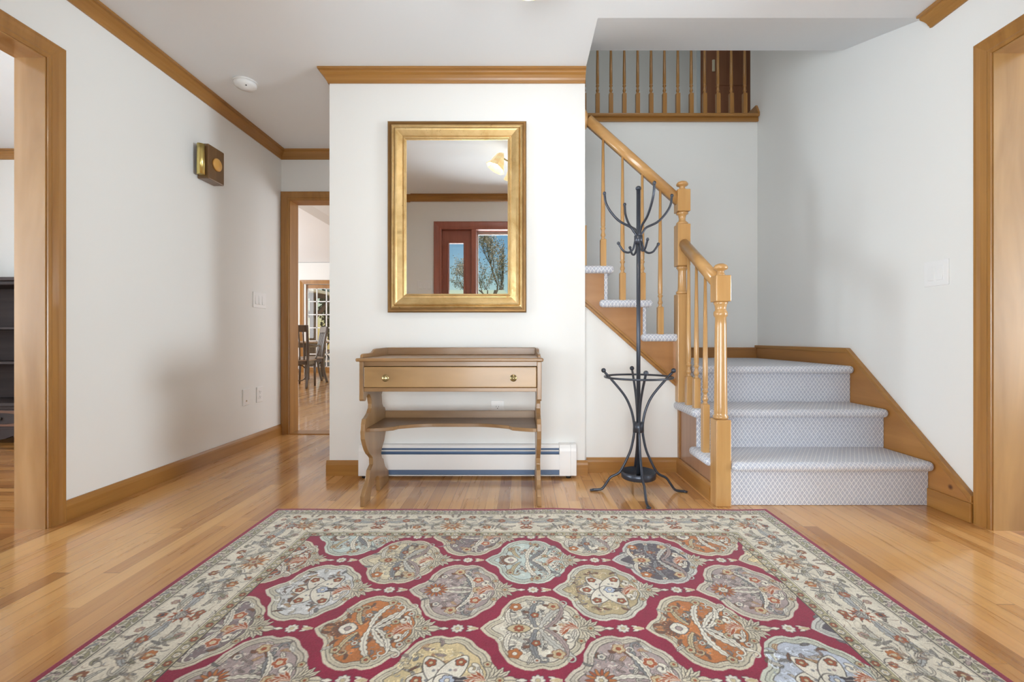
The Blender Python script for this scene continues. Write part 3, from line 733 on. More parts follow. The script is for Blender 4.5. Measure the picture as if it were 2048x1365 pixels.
bm = new(); lathe(bm, [(0.0005, 0.072), (0.082, 0.072), (0.088, 0.076), (0.090, 0.108), (0.087, 0.109), (0.084, 0.080), (0.0005, 0.079)], CXr, CYr, 40); obj('drip_tray', bm, IRON, cr)
bm = new(); lathe(bm, [(0.012, 1.290), (0.022, 1.292), (0.022, 1.334), (0.012, 1.336)], CXr, CYr, 24); obj('hook_collar', bm, IRON, cr)
armp = [(0.014, 1.300), (0.013, 1.336), (0.026, 1.357), (0.0445, 1.379), (0.102, 1.408), (0.145, 1.451), (0.173, 1.498), (0.181, 1.545)]
hkp = [(0.016, 1.325), (0.020, 1.295), (0.030, 1.262), (0.052, 1.246), (0.078, 1.252), (0.095, 1.272), (0.106, 1.290)]
for k in range(4):
    a = PI / 2 * k + math.radians(10) if k % 2 else PI / 2 * k + math.radians(6)
    bm = new(); tube(bm, spline(radial(armp, a), 6), lambda s: 0.0062, 10); p = radial([(0.1815, 1.549)], a)[0]; ball(bm, p, 0.0092, (1, 1, 1.1), 12); obj('coat_hook', bm, IRON, cr)
    bm = new(); tube(bm, spline(radial(hkp, a), 6), 0.0055, 10); p = radial([(0.1075, 1.293)], a)[0]; ball(bm, p, 0.0085, seg=12); obj('hat_hook', bm, IRON, cr)

# ------------------------------------------------------------------ small wall and ceiling fittings
sd = thing('smoke_detector', 'round white smoke detector on the ceiling near the left wall', 'smoke detector', (-1.68, 2.80, H))
bm = new(); lathe(bm, [(0.066, H), (0.068, H - 0.006), (0.064, H - 0.009)], -1.68, 2.80, 36); obj('base', bm, PLATE, sd)
bm = new(); lathe(bm, [(0.060, H - 0.008), (0.062, H - 0.012), (0.062, H - 0.024), (0.054, H - 0.034), (0.036, H - 0.039), (0.030, H - 0.044), (0.001, H - 0.046)], -1.68, 2.80, 36); obj('cover', bm, PLATE, sd)
bm = new(); ball(bm, (-1.655, 2.765, H - 0.038), 0.004); obj('indicator', bm, SLOT, sd)

ch = thing('door_chime', 'wooden door chime with a brass tube high on the left wall', 'door chime', (XL, 2.9, 1.79))
cm = wood('chime_case', (92, 66, 40), (128, 96, 62), 'Z', 0.35, 0.3)
bxobj('case', cm, ch, XL + 0.001, XL + 0.070, 2.835, 2.988, 1.787, 2.003, bev=0.006)
bm = new(); tube(bm, [(XL + 0.040, 2.812, 1.803), (XL + 0.040, 2.812, 1.988)], 0.0215, 28); obj('chime_tube', bm, BRASS, ch)
bm = new(); M4 = Matrix.Translation((XL + 0.070, 2.912, 1.897)) @ Matrix.Rotation(PI / 2, 4, 'Y')
lathe(bm, [(0.040, 0.0), (0.040, 0.008), (0.034, 0.013), (0.001, 0.015)], 0, 0, 32, M4); obj('round_medallion', bm, plain('maple_disc', (212, 160, 84), 0.35), ch, 'pale wooden disc')

def plate(name, label, cat, wall, c, w, h, kind, n=1):
    """wall: 'L' 'R' 'C' 'F'; c=(along, z)."""
    if wall == 'L': O, T, Nn = Vector((XL, 0, 0)), Vector((0, 1, 0)), Vector((1, 0, 0))
    elif wall == 'R': O, T, Nn = Vector((XR, 0, 0)), Vector((0, -1, 0)), Vector((-1, 0, 0))
    elif wall == 'F': O, T, Nn = Vector((0, YF, 0)), Vector((-1, 0, 0)), Vector((0, 1, 0))
    else: O, T, Nn = Vector((0, YC, 0)), Vector((1, 0, 0)), Vector((0, -1, 0))
    s = -1 if wall in 'RF' else 1
    o = O + T * (c[0] * s) + Vector((0, 0, c[1]))
    th = thing(name, label, cat, o, 'white light switches on the walls' if cat == 'light switch' else 'white outlet plates low on the walls')
    def b(bm, u0, u1, v0, v1, d0, d1, bev=0.0, tilt=0):
        t = bmesh.new(); box(t, u0, u1, d0, d1, v0, v1, bev, Matrix.Rotation(tilt, 3, 'X') if tilt else None)
        for v in t.verts: v.co = o + T * v.co.x + Nn * v.co.y + Vector((0, 0, v.co.z))
        merge(bm, t)
    bm = new(); b(bm, -w / 2, w / 2, -h / 2, h / 2, 0.0005, 0.006, 0.002); obj('cover_plate', bm, PLATE, th)
    if kind == 'switch':
        for i in range(n):
            u = (i - (n - 1) / 2) * 0.046
            bm = new(); b(bm, u - 0.0165, u + 0.0165, -0.034, 0.034, 0.004, 0.0095, 0.001, 0.07); obj('rocker', bm, PLATE, th)
    elif kind == 'outlet':
        bm = new(); b(bm, -0.0165, 0.0165, -0.034, 0.034, 0.004, 0.008, 0.001); r = obj('receptacle', bm, PLATE, th)
        bm = new()
        for v in (-0.018, 0.018):
            b(bm, -0.008, -0.006, v - 0.002, v + 0.007, 0.0078, 0.0083); b(bm, 0.006, 0.008, v - 0.002, v + 0.005, 0.0078, 0.0083); b(bm, -0.0025, 0.0025, v - 0.010, v - 0.006, 0.0078, 0.0083)
        obj('slots', bm, SLOT, r)
    elif kind == 'blank':
        bm = new(); b(bm, -0.0045, 0.0045, -0.031, -0.022, 0.0055, 0.009, 0.001); obj('jack', bm, OLDBRASS, th)
    return th
plate('light_switch', 'white triple rocker light switch on the left wall beside the hall doorway', 'light switch', 'L', (3.507, 1.090), 0.172, 0.118, 'switch', 3)
plate('light_switch', 'white double rocker light switch on the right wall beside the stairs', 'light switch', 'R', (2.176, 1.108), 0.128, 0.120, 'switch', 2)
plate('light_switch', 'white switch plate beside the front door, seen in the mirror', 'light switch', 'F', (-1.05, 1.37), 0.165, 0.118, 'switch', 3)
plate('wall_outlet', 'plain white cable plate low on the left wall, the nearer of the two plates', 'cable outlet', 'L', (3.335, 0.372), 0.08, 0.118, 'blank')
plate('wall_outlet', 'white power outlet low on the left wall, the one closer to the doorway', 'power outlet', 'L', (3.508, 0.372), 0.08, 0.116, 'outlet')
plate('wall_outlet', 'white power outlet on the centre wall behind the console table', 'power outlet', 'C', (-0.140, 0.382), 0.078, 0.112, 'outlet')

# ------------------------------------------------------------------ ceiling light (seen in the mirror)
LX, LY = 0.02, 1.60
cl = thing('ceiling_light', 'ceiling light with amber glass shades, seen in the mirror', 'ceiling light', (LX, LY, H))
bm = new(); lathe(bm, [(0.065, H), (0.065, H - 0.012), (0.03, H - 0.03), (0.012, H - 0.035), (0.012, H - 0.11), (0.02, H - 0.12), (0.001, H - 0.135)], LX, LY, 24); obj('canopy', bm, OLDBRASS, cl)
for k in range(4):
    a = PI / 2 * k + PI * 0.93; dx, dy = math.cos(a), math.sin(a)
    bm = new(); tube(bm, spline([(LX, LY, H - 0.10), (LX + dx * 0.08, LY + dy * 0.08, H - 0.13), (LX + dx * 0.15, LY + dy * 0.15, H - 0.10), (LX + dx * 0.17, LY + dy * 0.17, H - 0.075)], 6), 0.006); obj('arm', bm, OLDBRASS, cl)
    M4 = Matrix.Translation((LX + dx * 0.17, LY + dy * 0.17, H - 0.08)) @ Matrix.Rotation(a, 4, 'Z') @ Matrix.Rotation(-0.5, 4, 'Y')
    bm = new(); lathe(bm, [(0.022, 0.0), (0.045, -0.02), (0.055, -0.06), (0.062, -0.095), (0.085, -0.135), (0.082, -0.136), (0.058, -0.096), (0.050, -0.06), (0.040, -0.022), (0.018, -0.003)], 0, 0, 8, M4)
    for f in bm.faces: f.smooth = False
    obj('shade', bm, SHADE, cl)
    lamp_point('ceiling_bulb', M4 @ Vector((0, 0, -0.09)), 4.6, 0.03, (0.93, 0.97, 0.97))

# ------------------------------------------------------------------ front door wall (seen in the mirror)
fd = thing('door_2', 'red mahogany front door frame with a narrow glazed side panel, seen in the mirror', 'door', (0, YF - 0.08, 0)); fd['kind'] = 'structure'
casing('casing', (0, YF, 0), (0, 1, 0), (1, 0, 0), -0.868, 0.868, 1.985, 0.08, '', fd, mahog)
bm = new(); 
for s in (-1, 1):
    box(bm, *sorted((s * 0.545, s * 0.495)), YF - 0.15, YF + 0.005, 0, 1.985, 0.003)
    box(bm, *sorted((s * 0.868, s * 0.90)), YF - 0.15, YF + 0.005, 0, 1.985)
box(bm, -0.90, 0.90, YF - 0.15, YF + 0.005, 1.985, 2.0)
obj('door_frame', bm, mahog('Z'), fd)
for s in (-1, 1):
    bm = new()
    a, b = sorted((s * 0.868, s * 0.545)); w0, w1 = sorted((s * 0.797, s * 0.636)) if s < 0 else (0.60, 0.82)  # unseen right pane made wider to let more light in
    box(bm, a, w0, YF - 0.09, YF - 0.045, 0, 1.985); box(bm, w1, b, YF - 0.09, YF - 0.045, 0, 1.985)
    box(bm, w0, w1, YF - 0.09, YF - 0.045, 1.845, 1.985); box(bm, w0, w1, YF - 0.09, YF - 0.045, 0, 0.6)
    fr_ = [(w0 - 0.02, w0, 0.58, 1.865), (w1, w1 + 0.02, 0.58, 1.865)]
    for q in fr_: box(bm, q[0], q[1], YF - 0.045, YF - 0.036, q[2], q[3], 0.002)
    box(bm, w0, w1, YF - 0.045, YF - 0.036, 1.845, 1.865, 0.002); box(bm, w0, w1, YF - 0.045, YF - 0.036, 0.58, 0.6, 0.002)
    sp_ = obj('side_panel', bm, mahog('Z'), fd)
    bxobj('pane', GLASS, sp_, w0, w1, YF - 0.071, YF - 0.067, 0.6, 1.845)
bm = new(); box(bm, -0.495, 0.495, YF - 0.15, YF - 0.12, 1.955, 1.985); box(bm, -0.495, -0.482, YF - 0.15, YF - 0.12, 0, 1.96); box(bm, 0.482, 0.495, YF - 0.15, YF - 0.12, 0, 1.96)
obj('storm_door_frame', bm, WHITE, fd)
bm = new(); box(bm, -3.2, 3.2, -1.35, YF - 0.15, 2.30, 2.42); struct('ceiling_porch', bm, plain('olive_grey_soffit', (104, 102, 76), 0.7), 'porch soffit outside the front door')
bm = new(); box(bm, -3.2, 3.2, -1.6, YF - 0.15, -0.12, -0.02); struct('floor_porch', bm, plain('porch_slate', (150, 150, 148), 0.8), 'porch slab outside the front door')

# ------------------------------------------------------------------ outdoors in front (mirror): lawn and bare trees
bm = new(); box(bm, -60, 60, -90, -1.6, -0.4, -0.12)
struct('floor_lawn', bm, plain('lawn_grass', (112, 124, 74), 0.95, vary=0.2))
BARK = plain('grey_brown_bark', (122, 110, 96), 0.9, vary=0.2)
BLOSSOM = plain('pale_blossom', (206, 192, 170), 0.9, vary=0.1)
def bare_tree(label, x, y, h, seed, blossom, lean=(0, 0)):
    rnd = random.Random(seed); bm = new(); tips = []
    def grow(p, d, L, r, depth):
        pts = [p]; q = p; dd = d.copy()
        for i in range(4):
            dd = (dd + Vector((rnd.uniform(-.13, .13), rnd.uniform(-.13, .13), rnd.uniform(-.04, .1)))).normalized(); q = q + dd * L / 4; pts.append(q)
        tube(bm, pts, lambda s: r * (1 - 0.42 * s), 5, cap=False)
        if depth == 0: tips.extend(pts[1:]); return
        if depth <= 2: tips.extend(pts[2:])
        nb = 3 if depth > 1 else 4
        for i in range(nb):
            s = rnd.uniform(0.45, 1.0) if i else 1.0; b = pts[min(4, int(s * 4 + .5))]
            az = rnd.uniform(0, 2 * PI); tl = rnd.uniform(0.35, 0.85)
            nd = (dd + Vector((math.cos(az), math.sin(az), 0.25)) * tl).normalized()
            grow(b, nd, L * rnd.uniform(.62, .82), r * 0.55, depth - 1)
    grow(Vector((x, y, -0.15)), Vector((lean[0], lean[1], 1)).normalized(), h * 0.30, h * 0.017, 5)
    root = thing('bare_tree', label, 'tree', (x, y, -0.12), 'spring trees outside the front door')
    obj('branches', bm, BARK, root)
    bl = new(); 
    for t in tips:
        for k in range(blossom):
            c = t + Vector((rnd.gauss(0, .10), rnd.gauss(0, .10), rnd.gauss(0, .10))); s = rnd.uniform(.018, .045)
            a = Vector((rnd.uniform(-1, 1), rnd.uniform(-1, 1), rnd.uniform(-1, 1))).normalized(); b = a.orthogonal().normalized() * s; a = a * s
            bl.faces.new([bl.verts.new(c + a), bl.verts.new(c + b), bl.verts.new(c - a), bl.verts.new(c - b)])
    obj('blossom', bl, BLOSSOM, root)
    return root
bare_tree('tall bare tree with pale blossom outside the open front door, seen in the mirror', -1.15, -20, 7.6, 11, 4, (-0.18, 0))
bare_tree('bare tree seen in the mirror through the narrow glazed panel', -6.2, -26, 6.4, 5, 1, (0.05, 0))
bare_tree('dense bare tree low at the left of the mirror view', -13.5, -34, 6.2, 23, 1)

# ------------------------------------------------------------------ bookcase in the left room
bk = thing('bookcase', 'dark brown bookcase with a carved drawer in the left side room', 'bookcase', (-4.2, 3.6, 0))
dk = darkwood('X'); bx0, bx1, by0, by1 = -4.75, -3.66, 3.50, 3.80
bm = new(); box(bm, bx0, bx0 + 0.03, by0, by1, 0.06, 1.24, 0.002); obj('side_board', bm, darkwood('Z'), bk)
bm = new(); box(bm, bx1 - 0.03, bx1, by0, by1, 0.06, 1.24, 0.002); obj('side_board', bm, darkwood('Z'), bk)
bxobj('back_board', dk, bk, bx0 + 0.03, bx1 - 0.03, by1 - 0.012, by1, 0.1, 1.24)
bm = new(); box(bm, bx0 - 0.03, bx1 + 0.03, by0 - 0.04, by1, 1.235, 1.262, 0.006); box(bm, bx0 - 0.015, bx1 + 0.015, by0 - 0.02, by1, 1.205, 1.235, 0.008); obj('cornice', bm, dk, bk)
for z in (0.885, 0.62): bxobj('shelf', dk, bk, bx0 + 0.03, bx1 - 0.03, by0 + 0.01, by1 - 0.012, z - 0.018, z, bev=0.002)
bm = new(); box(bm, bx0 - 0.03, bx1 + 0.03, by0 - 0.06, by1, 0.285, 0.315, 0.008); box(bm, bx0 - 0.02, bx1 + 0.02, by0 - 0.045, by1, 0.265, 0.285, 0.004); obj('ledge', bm, darkwood('X'), bk)
bm = new(); box(bm, bx0 - 0.01, bx1 + 0.01, by0 - 0.03, by1, 0.11, 0.265, 0.003); obj('drawer_case', bm, dk, bk)
for cx in (-4.49, -3.93):
    d = bxobj('drawer', wood('bookcase_drawer', (92, 62, 50), (126, 90, 72), 'X', 0.3, 0.3), bk, cx - 0.25, cx + 0.25, by0 - 0.042, by0 - 0.028, 0.135, 0.255, bev=0.003)
    bm = new(); prism(bm, [(cx + 0.21 * math.cos(a) * (1 + .05 * math.cos(4 * a)), 0.195 + 0.042 * math.sin(a)) for a in [2 * PI * i / 40 for i in range(40)]], 'Y', by0 - 0.046, by0 - 0.041, 0.002); obj('carved_panel', bm, darkwood('X'), d)
    bm = new(); ball(bm, (cx + 0.02, by0 - 0.058, 0.195), 0.014); tube(bm, [(cx + 0.02, by0 - 0.045, 0.195), (cx + 0.02, by0 - 0.058, 0.195)], 0.006); obj('knob', bm, plain('pewter', (150, 146, 142), 0.3, 0.9), d)
sc_ = [(bx0, 0.11), (bx0, 0.0), (bx0 + 0.12, 0.0), (bx0 + 0.15, 0.03)]
for i in range(1, 24): sc_.append((bx0 + 0.15 + (bx1 - bx0 - 0.30) * i / 24, 0.05 + 0.018 * math.cos(i / 24 * 6 * PI)))
sc_ += [(bx1 - 0.15, 0.03), (bx1 - 0.12, 0.0), (bx1, 0.0), (bx1, 0.11)]
bm = new(); prism(bm, sc_, 'Y', by0 - 0.025, by0 - 0.005); box(bm, bx0, bx0 + 0.03, by0, by1, 0, 0.11); box(bm, bx1 - 0.03, bx1, by0, by1, 0, 0.11); obj('scalloped_base', bm, dk, bk)

# ------------------------------------------------------------------ sunny back room
YW = 10.7
multi('wall_kitchen', WALL, [(-6.9, -5.02, YW, YW + 0.15, 0, 2.56), (-1.4, 1.0, YW, YW + 0.15, 0, 2.56), (-5.02, -1.4, YW, YW + 0.15, 2.06, 2.56), (-7.0, -6.9, YB, YW + 0.1, 0, 5.0), (0.9, 1.0, 7.0, YW + 0.1, 0, 5.0), (0.9, 1.0, YB + 0.13, 5.1, 0, 2.44), (0.9, 1.0, 5.1, 7.0, 0, 5.0),
                             (-7.0, XC0, YB + 0.02, YB + 0.12, 2.5, 5.2), (XC0, 1.0, 5.1, 5.2, 2.0, 5.2)], 'far wall of the sunny back room')
bm = new()
def quad(bm, a, b, c, d, t=0.06):
    V = [Vector(p) for p in (a, b, c, d)]; n = (V[1] - V[0]).cross(V[3] - V[0]).normalized()
    if n.z < 0: n = -n
    lo = [bm.verts.new(v) for v in V]; hi = [bm.verts.new(v + n * t) for v in V]
    bm.faces.new(lo); bm.faces.new(list(reversed(hi)))
    for i in range(4): bm.faces.new((lo[i], lo[(i + 1) % 4], hi[(i + 1) % 4], hi[i]))
def zs(y): return 2.56 + 0.25 * (YW - y)
quad(bm, (-7.0, YW + 0.05, zs(YW)), (1.0, YW + 0.05, zs(YW)), (1.0, YB + 1.3, zs(YB + 1.3)), (-7.0, YB + 1.3, zs(YB + 1.3)))
quad(bm, (-7.0, YB + 1.3, zs(YB + 1.3)), (-2.1, YB + 1.3, zs(YB + 1.3)), (-2.1, YB, zs(YB)), (-7.0, YB, zs(YB)))
struct('ceiling_vault', bm, CEIL, 'sloping bright ceiling of the back room')
# hip plane dropping to the right
bm = new()
quad(bm, (-4.04 - 0.6, 8.26 - 1.5, 3.19 + 0.33), (-3.75 + 0.75, 8.93 + 1.73, 3.0 - 0.43), (-1.0, 8.93 + 1.73, 2.57), (-1.0, 8.26 - 1.5, 3.0), 0.04)
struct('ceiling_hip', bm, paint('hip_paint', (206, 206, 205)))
# french door
fdz = thing('door_3', 'oak framed glazed garden door with white grilles at the far end of the back room', 'door', (-3.3, YW, 0)); fdz['kind'] = 'structure'
casing('casing', (0, YW, 0), (0, -1, 0), (1, 0, 0), -5.06 + 0.0, -1.4, 2.06, 0.09, '', fdz)
def px(x, Y): return (x - 1043) * Y / 920.0
gx_0 = px(612.5, YW); colw = 0.2245
bm = new()
box(bm, px(603, YW) - 0.05, px(606.5, YW), YW - 0.01, YW + 0.12, 0.0, 2.06)
obj('sunlit_jamb', bm, plain('sunlit_white_trim', (244, 238, 228), 0.4), fdz)  # sunlight on the jamb is put into its bright colour
for leaf in range(2):
    xa = gx_0 + leaf * (4 * colw + 0.17); xb = xa + 4 * colw; zb_, zt_ = 0.125, 1.965
    bm = new(); box(bm, xa - 0.07, xa, YW + 0.04, YW + 0.085, 0.03, 2.05, 0.003); box(bm, xb, xb + 0.07, YW + 0.04, YW + 0.085, 0.03, 2.05, 0.003); box(bm, xa, xb, YW + 0.04, YW + 0.085, 0.03, zb_, 0.003); box(bm, xa, xb, YW + 0.04, YW + 0.085, zt_, 2.05, 0.003)
    lf = obj('door_leaf', bm, oak('Z'), fdz)
    bm = new()
    for i in range(5): box(bm, xa + i * colw - 0.011, xa + i * colw + 0.011, YW + 0.045, YW + 0.07, zb_, zt_)
    for j in range(7):
        z = 1.965 - j * 0.307; box(bm, xa, xb, YW + 0.045, YW + 0.07, z - 0.011, z + 0.011)
    obj('grille', bm, WHITE, lf)
    bxobj('pane', GLASS, lf, xa, xb, YW + 0.062, YW + 0.066, zb_, zt_)
bxobj('threshold', oak('X'), fdz, -5.0, -1.4, YW - 0.02, YW + 0.14, 0.0, 0.03)
baseb('baseboard_far', (-6.9, YW, 0), (-5.16, YW, 0), (0, -1, 0), 'oak baseboard of the back room')

# dining chairs and table
cw = chairwood('Z')
def dining_chair(name, label, arms):
    t = thing(name, label, 'chair', (0, 0, 0))
    # local: faces -X, back at +X
    bxobj('seat', plain('grey_beige_seat', (168, 152, 136), 0.5), t, -0.21, 0.20, -0.21, 0.21, 0.435, 0.465, bev=0.01)
    bm = new(); box(bm, -0.19, 0.19, -0.19, 0.19, 0.375, 0.436, 0.003); obj('apron', bm, cw, t)
    for s in (-1, 1):
        bm = new(); tube(bm, spline([(0.27, s * 0.185, 0.0), (0.22, s * 0.185, 0.2), (0.195, s * 0.185, 0.42), (0.21, s * 0.19, 0.65), (0.27, s * 0.195, 1.0)], 5), lambda q: 0.021, 4); obj('rear_leg', bm, cw, t)
        bm = new(); tube(bm, spline([(-0.19, s * 0.185, 0.0), (-0.18, s * 0.185, 0.42)], 2), lambda q: 0.016 + 0.008 * q, 8); obj('front_leg', bm, cw, t)
    bm = new(); box(bm, 0.24, 0.27, -0.21, 0.21, 0.90, 1.01, 0.004, Matrix.Rotation(0.15, 3, 'Y')); obj('top_rail', bm, cw, t)
    for k in range(5):
        y = -0.13 + 0.065 * k
        bm = new(); tube(bm, spline([(0.195, y, 0.45), (0.205, y, 0.65), (0.255, y, 0.93)], 4), 0.012, 4); obj('slat', bm, cw, t)
    if arms:
        for s in (-1, 1):
            bm = new(); tube(bm, spline([(0.22, s * 0.20, 0.70), (0.0, s * 0.25, 0.68), (-0.20, s * 0.26, 0.675), (-0.22, s * 0.25, 0.62), (-0.12, s * 0.22, 0.46)], 6), 0.013, 8); obj('arm', bm, cw, t)
        bm = new(); tube(bm, [(0.0, 0.11 * math.cos(2 * PI * i / 24) , 0.23 + 0.13 * math.sin(2 * PI * i / 24)) for i in range(24)], 0.009, 8, closed=True)
        obj('hoop_brace', bm, cw, t)
    return t
dc = dining_chair('dining_chair', 'grey-brown dining chair seen side-on through the hall doorway, facing left at the far table', False)
dc.location = (-3.84, 8.30, 0); dc.rotation_euler = (0, 0, 0.65)
ac = dining_chair('armchair', 'dark wooden armchair cut off by the left jamb of the hall doorway', True)
ac.location = (-3.63, 7.52, 0); ac.rotation_euler = (0, 0, -PI / 2 + 0.15)
dt = thing('dining_table', 'wooden dining table behind the chairs in the back room', 'table', (-4.4, 9.0, 0))
bm = new(); box(bm, -5.3, -3.95, 8.75, 9.75, 0.705, 0.738, 0.008); obj('table_top', bm, plain('pale_table_top', (164, 142, 120), 0.3), dt)
bm = new(); box(bm, -5.15, -4.1, 8.85, 9.65, 0.62, 0.705); obj('apron', bm, cw, dt)
for x in (-5.1, -4.15):
    for y in (8.9, 9.6): bxobj('leg', cw, dt, x - 0.035, x + 0.035, y - 0.035, y + 0.035, 0, 0.62, bev=0.004)

# garden beyond the glass door
bm = new(); box(bm, -14, 4, YW + 0.15, 30, -0.25, -0.06); struct('floor_patio', bm, plain('sandy_patio', (196, 168, 132), 0.9, vary=0.12), 'sunlit patio outside')
TIM = wood('weathered_timber', (92, 76, 60), (132, 112, 90), 'Z', 0.8, 0)
pp = thing('pergola', 'timber porch post with diagonal braces outside the garden door', 'pergola', (-5.6, 13.0, 0))
PY = 12.9; xpst = px(624.5, PY)
bxobj('post', TIM, pp, xpst - 0.075, xpst + 0.075, PY, PY + 0.15, -0.06, 2.15)
for s in (-1, 1):
    bm = new(); tube(bm, [(xpst, PY + 0.07, 1.35), (xpst - s * 0.55, PY + 0.07, 1.95)], 0.065, 4); obj('brace', bm, TIM, pp)
bxobj('beam', TIM, pp, -9.0, px(648, PY), PY - 0.02, PY + 0.14, 1.93, 2.1)
bm = new(); prism(bm, [(-9.5, 2.5), (px(650, PY) + 0.1, 2.02), (px(650, PY) + 0.1, 2.10), (-9.5, 2.62)], 'Y', 11.6, 13.6); obj('roof', bm, plain('cream_fascia', (206, 198, 170), 0.7), pp)
lg = thing('patio_chair', 'dark metal folding patio chair outside the garden door', 'chair', (-5.35, 14.2, -0.06))
bm = new(); X0 = px(650, 14.2)
for yy in (14.0, 14.5):
    tube(bm, [(X0 - 0.35, yy, -0.04), (X0 + 0.05, yy, 0.4), (X0 + 0.28, yy, 0.85)], 0.022, 6); box(bm, X0 - 0.02, X0 + 0.02, 14.0, 14.5, 0.38, 0.41); tube(bm, [(X0 + 0.4, yy, -0.04), (X0 + 0.05, yy, 0.42), (X0 - 0.3, yy, 0.45)], 0.022, 6); tube(bm, [(X0 - 0.3, yy, 0.66), (X0 + 0.2, yy, 0.66)], 0.022, 6)
obj('chair_frame', bm, BLACK, lg)
bm = new(); box(bm, X0 - 0.3, X0 + 0.1, 14.02, 14.48, 0.40, 0.43, 0.01); obj('seat', bm, plain('tan_sling', (150, 116, 92), 0.8), lg)
LEAF = [plain('olive_leaf', (126, 124, 70), 0.8, vary=0.3), plain('dry_olive_leaf', (150, 140, 92), 0.8, vary=0.3)]
def bush(label, x, y, w, h, seed):
    rnd = random.Random(seed); root = thing('leafy_tree', label, 'tree', (x, y, -0.06), 'trees beyond the patio')
    bm = new(); tube(bm, [(x, y, -0.06), (x + .1, y, h * .7)], lambda s: .14 * (1 - .6 * s), 8); obj('trunk', bm, BARK, root)
    bm = new()
    for k in range(5200):
        u = Vector((rnd.gauss(0, 1), rnd.gauss(0, 1), rnd.gauss(0, 1))).normalized() * rnd.uniform(.3, 1) ** .5
        c = Vector((x + u.x * w, y + u.y * w * .5, h * .5 + u.z * h * .5)); s = rnd.uniform(.05, .12)
        a = Vector((rnd.uniform(-1, 1), rnd.uniform(-1, 1), rnd.uniform(-1, 1))).normalized(); b = a.orthogonal().normalized() * s * .6; a = a * s
        bm.faces.new([bm.verts.new(c + a), bm.verts.new(c + b), bm.verts.new(c - a), bm.verts.new(c - b)])
    obj('foliage', bm, LEAF[seed % 2], root)
bush('olive green leafy tree beyond the patio, left of the porch post', -10.6, 19.0, 1.7, 4.4, 2)
bush('dry olive leafy tree beyond the patio, right of the porch post', -7.6, 21.0, 1.6, 4.2, 3)
bush('olive green leafy tree beyond the patio, behind the patio chair', -5.0, 18.0, 1.3, 4.4, 4)

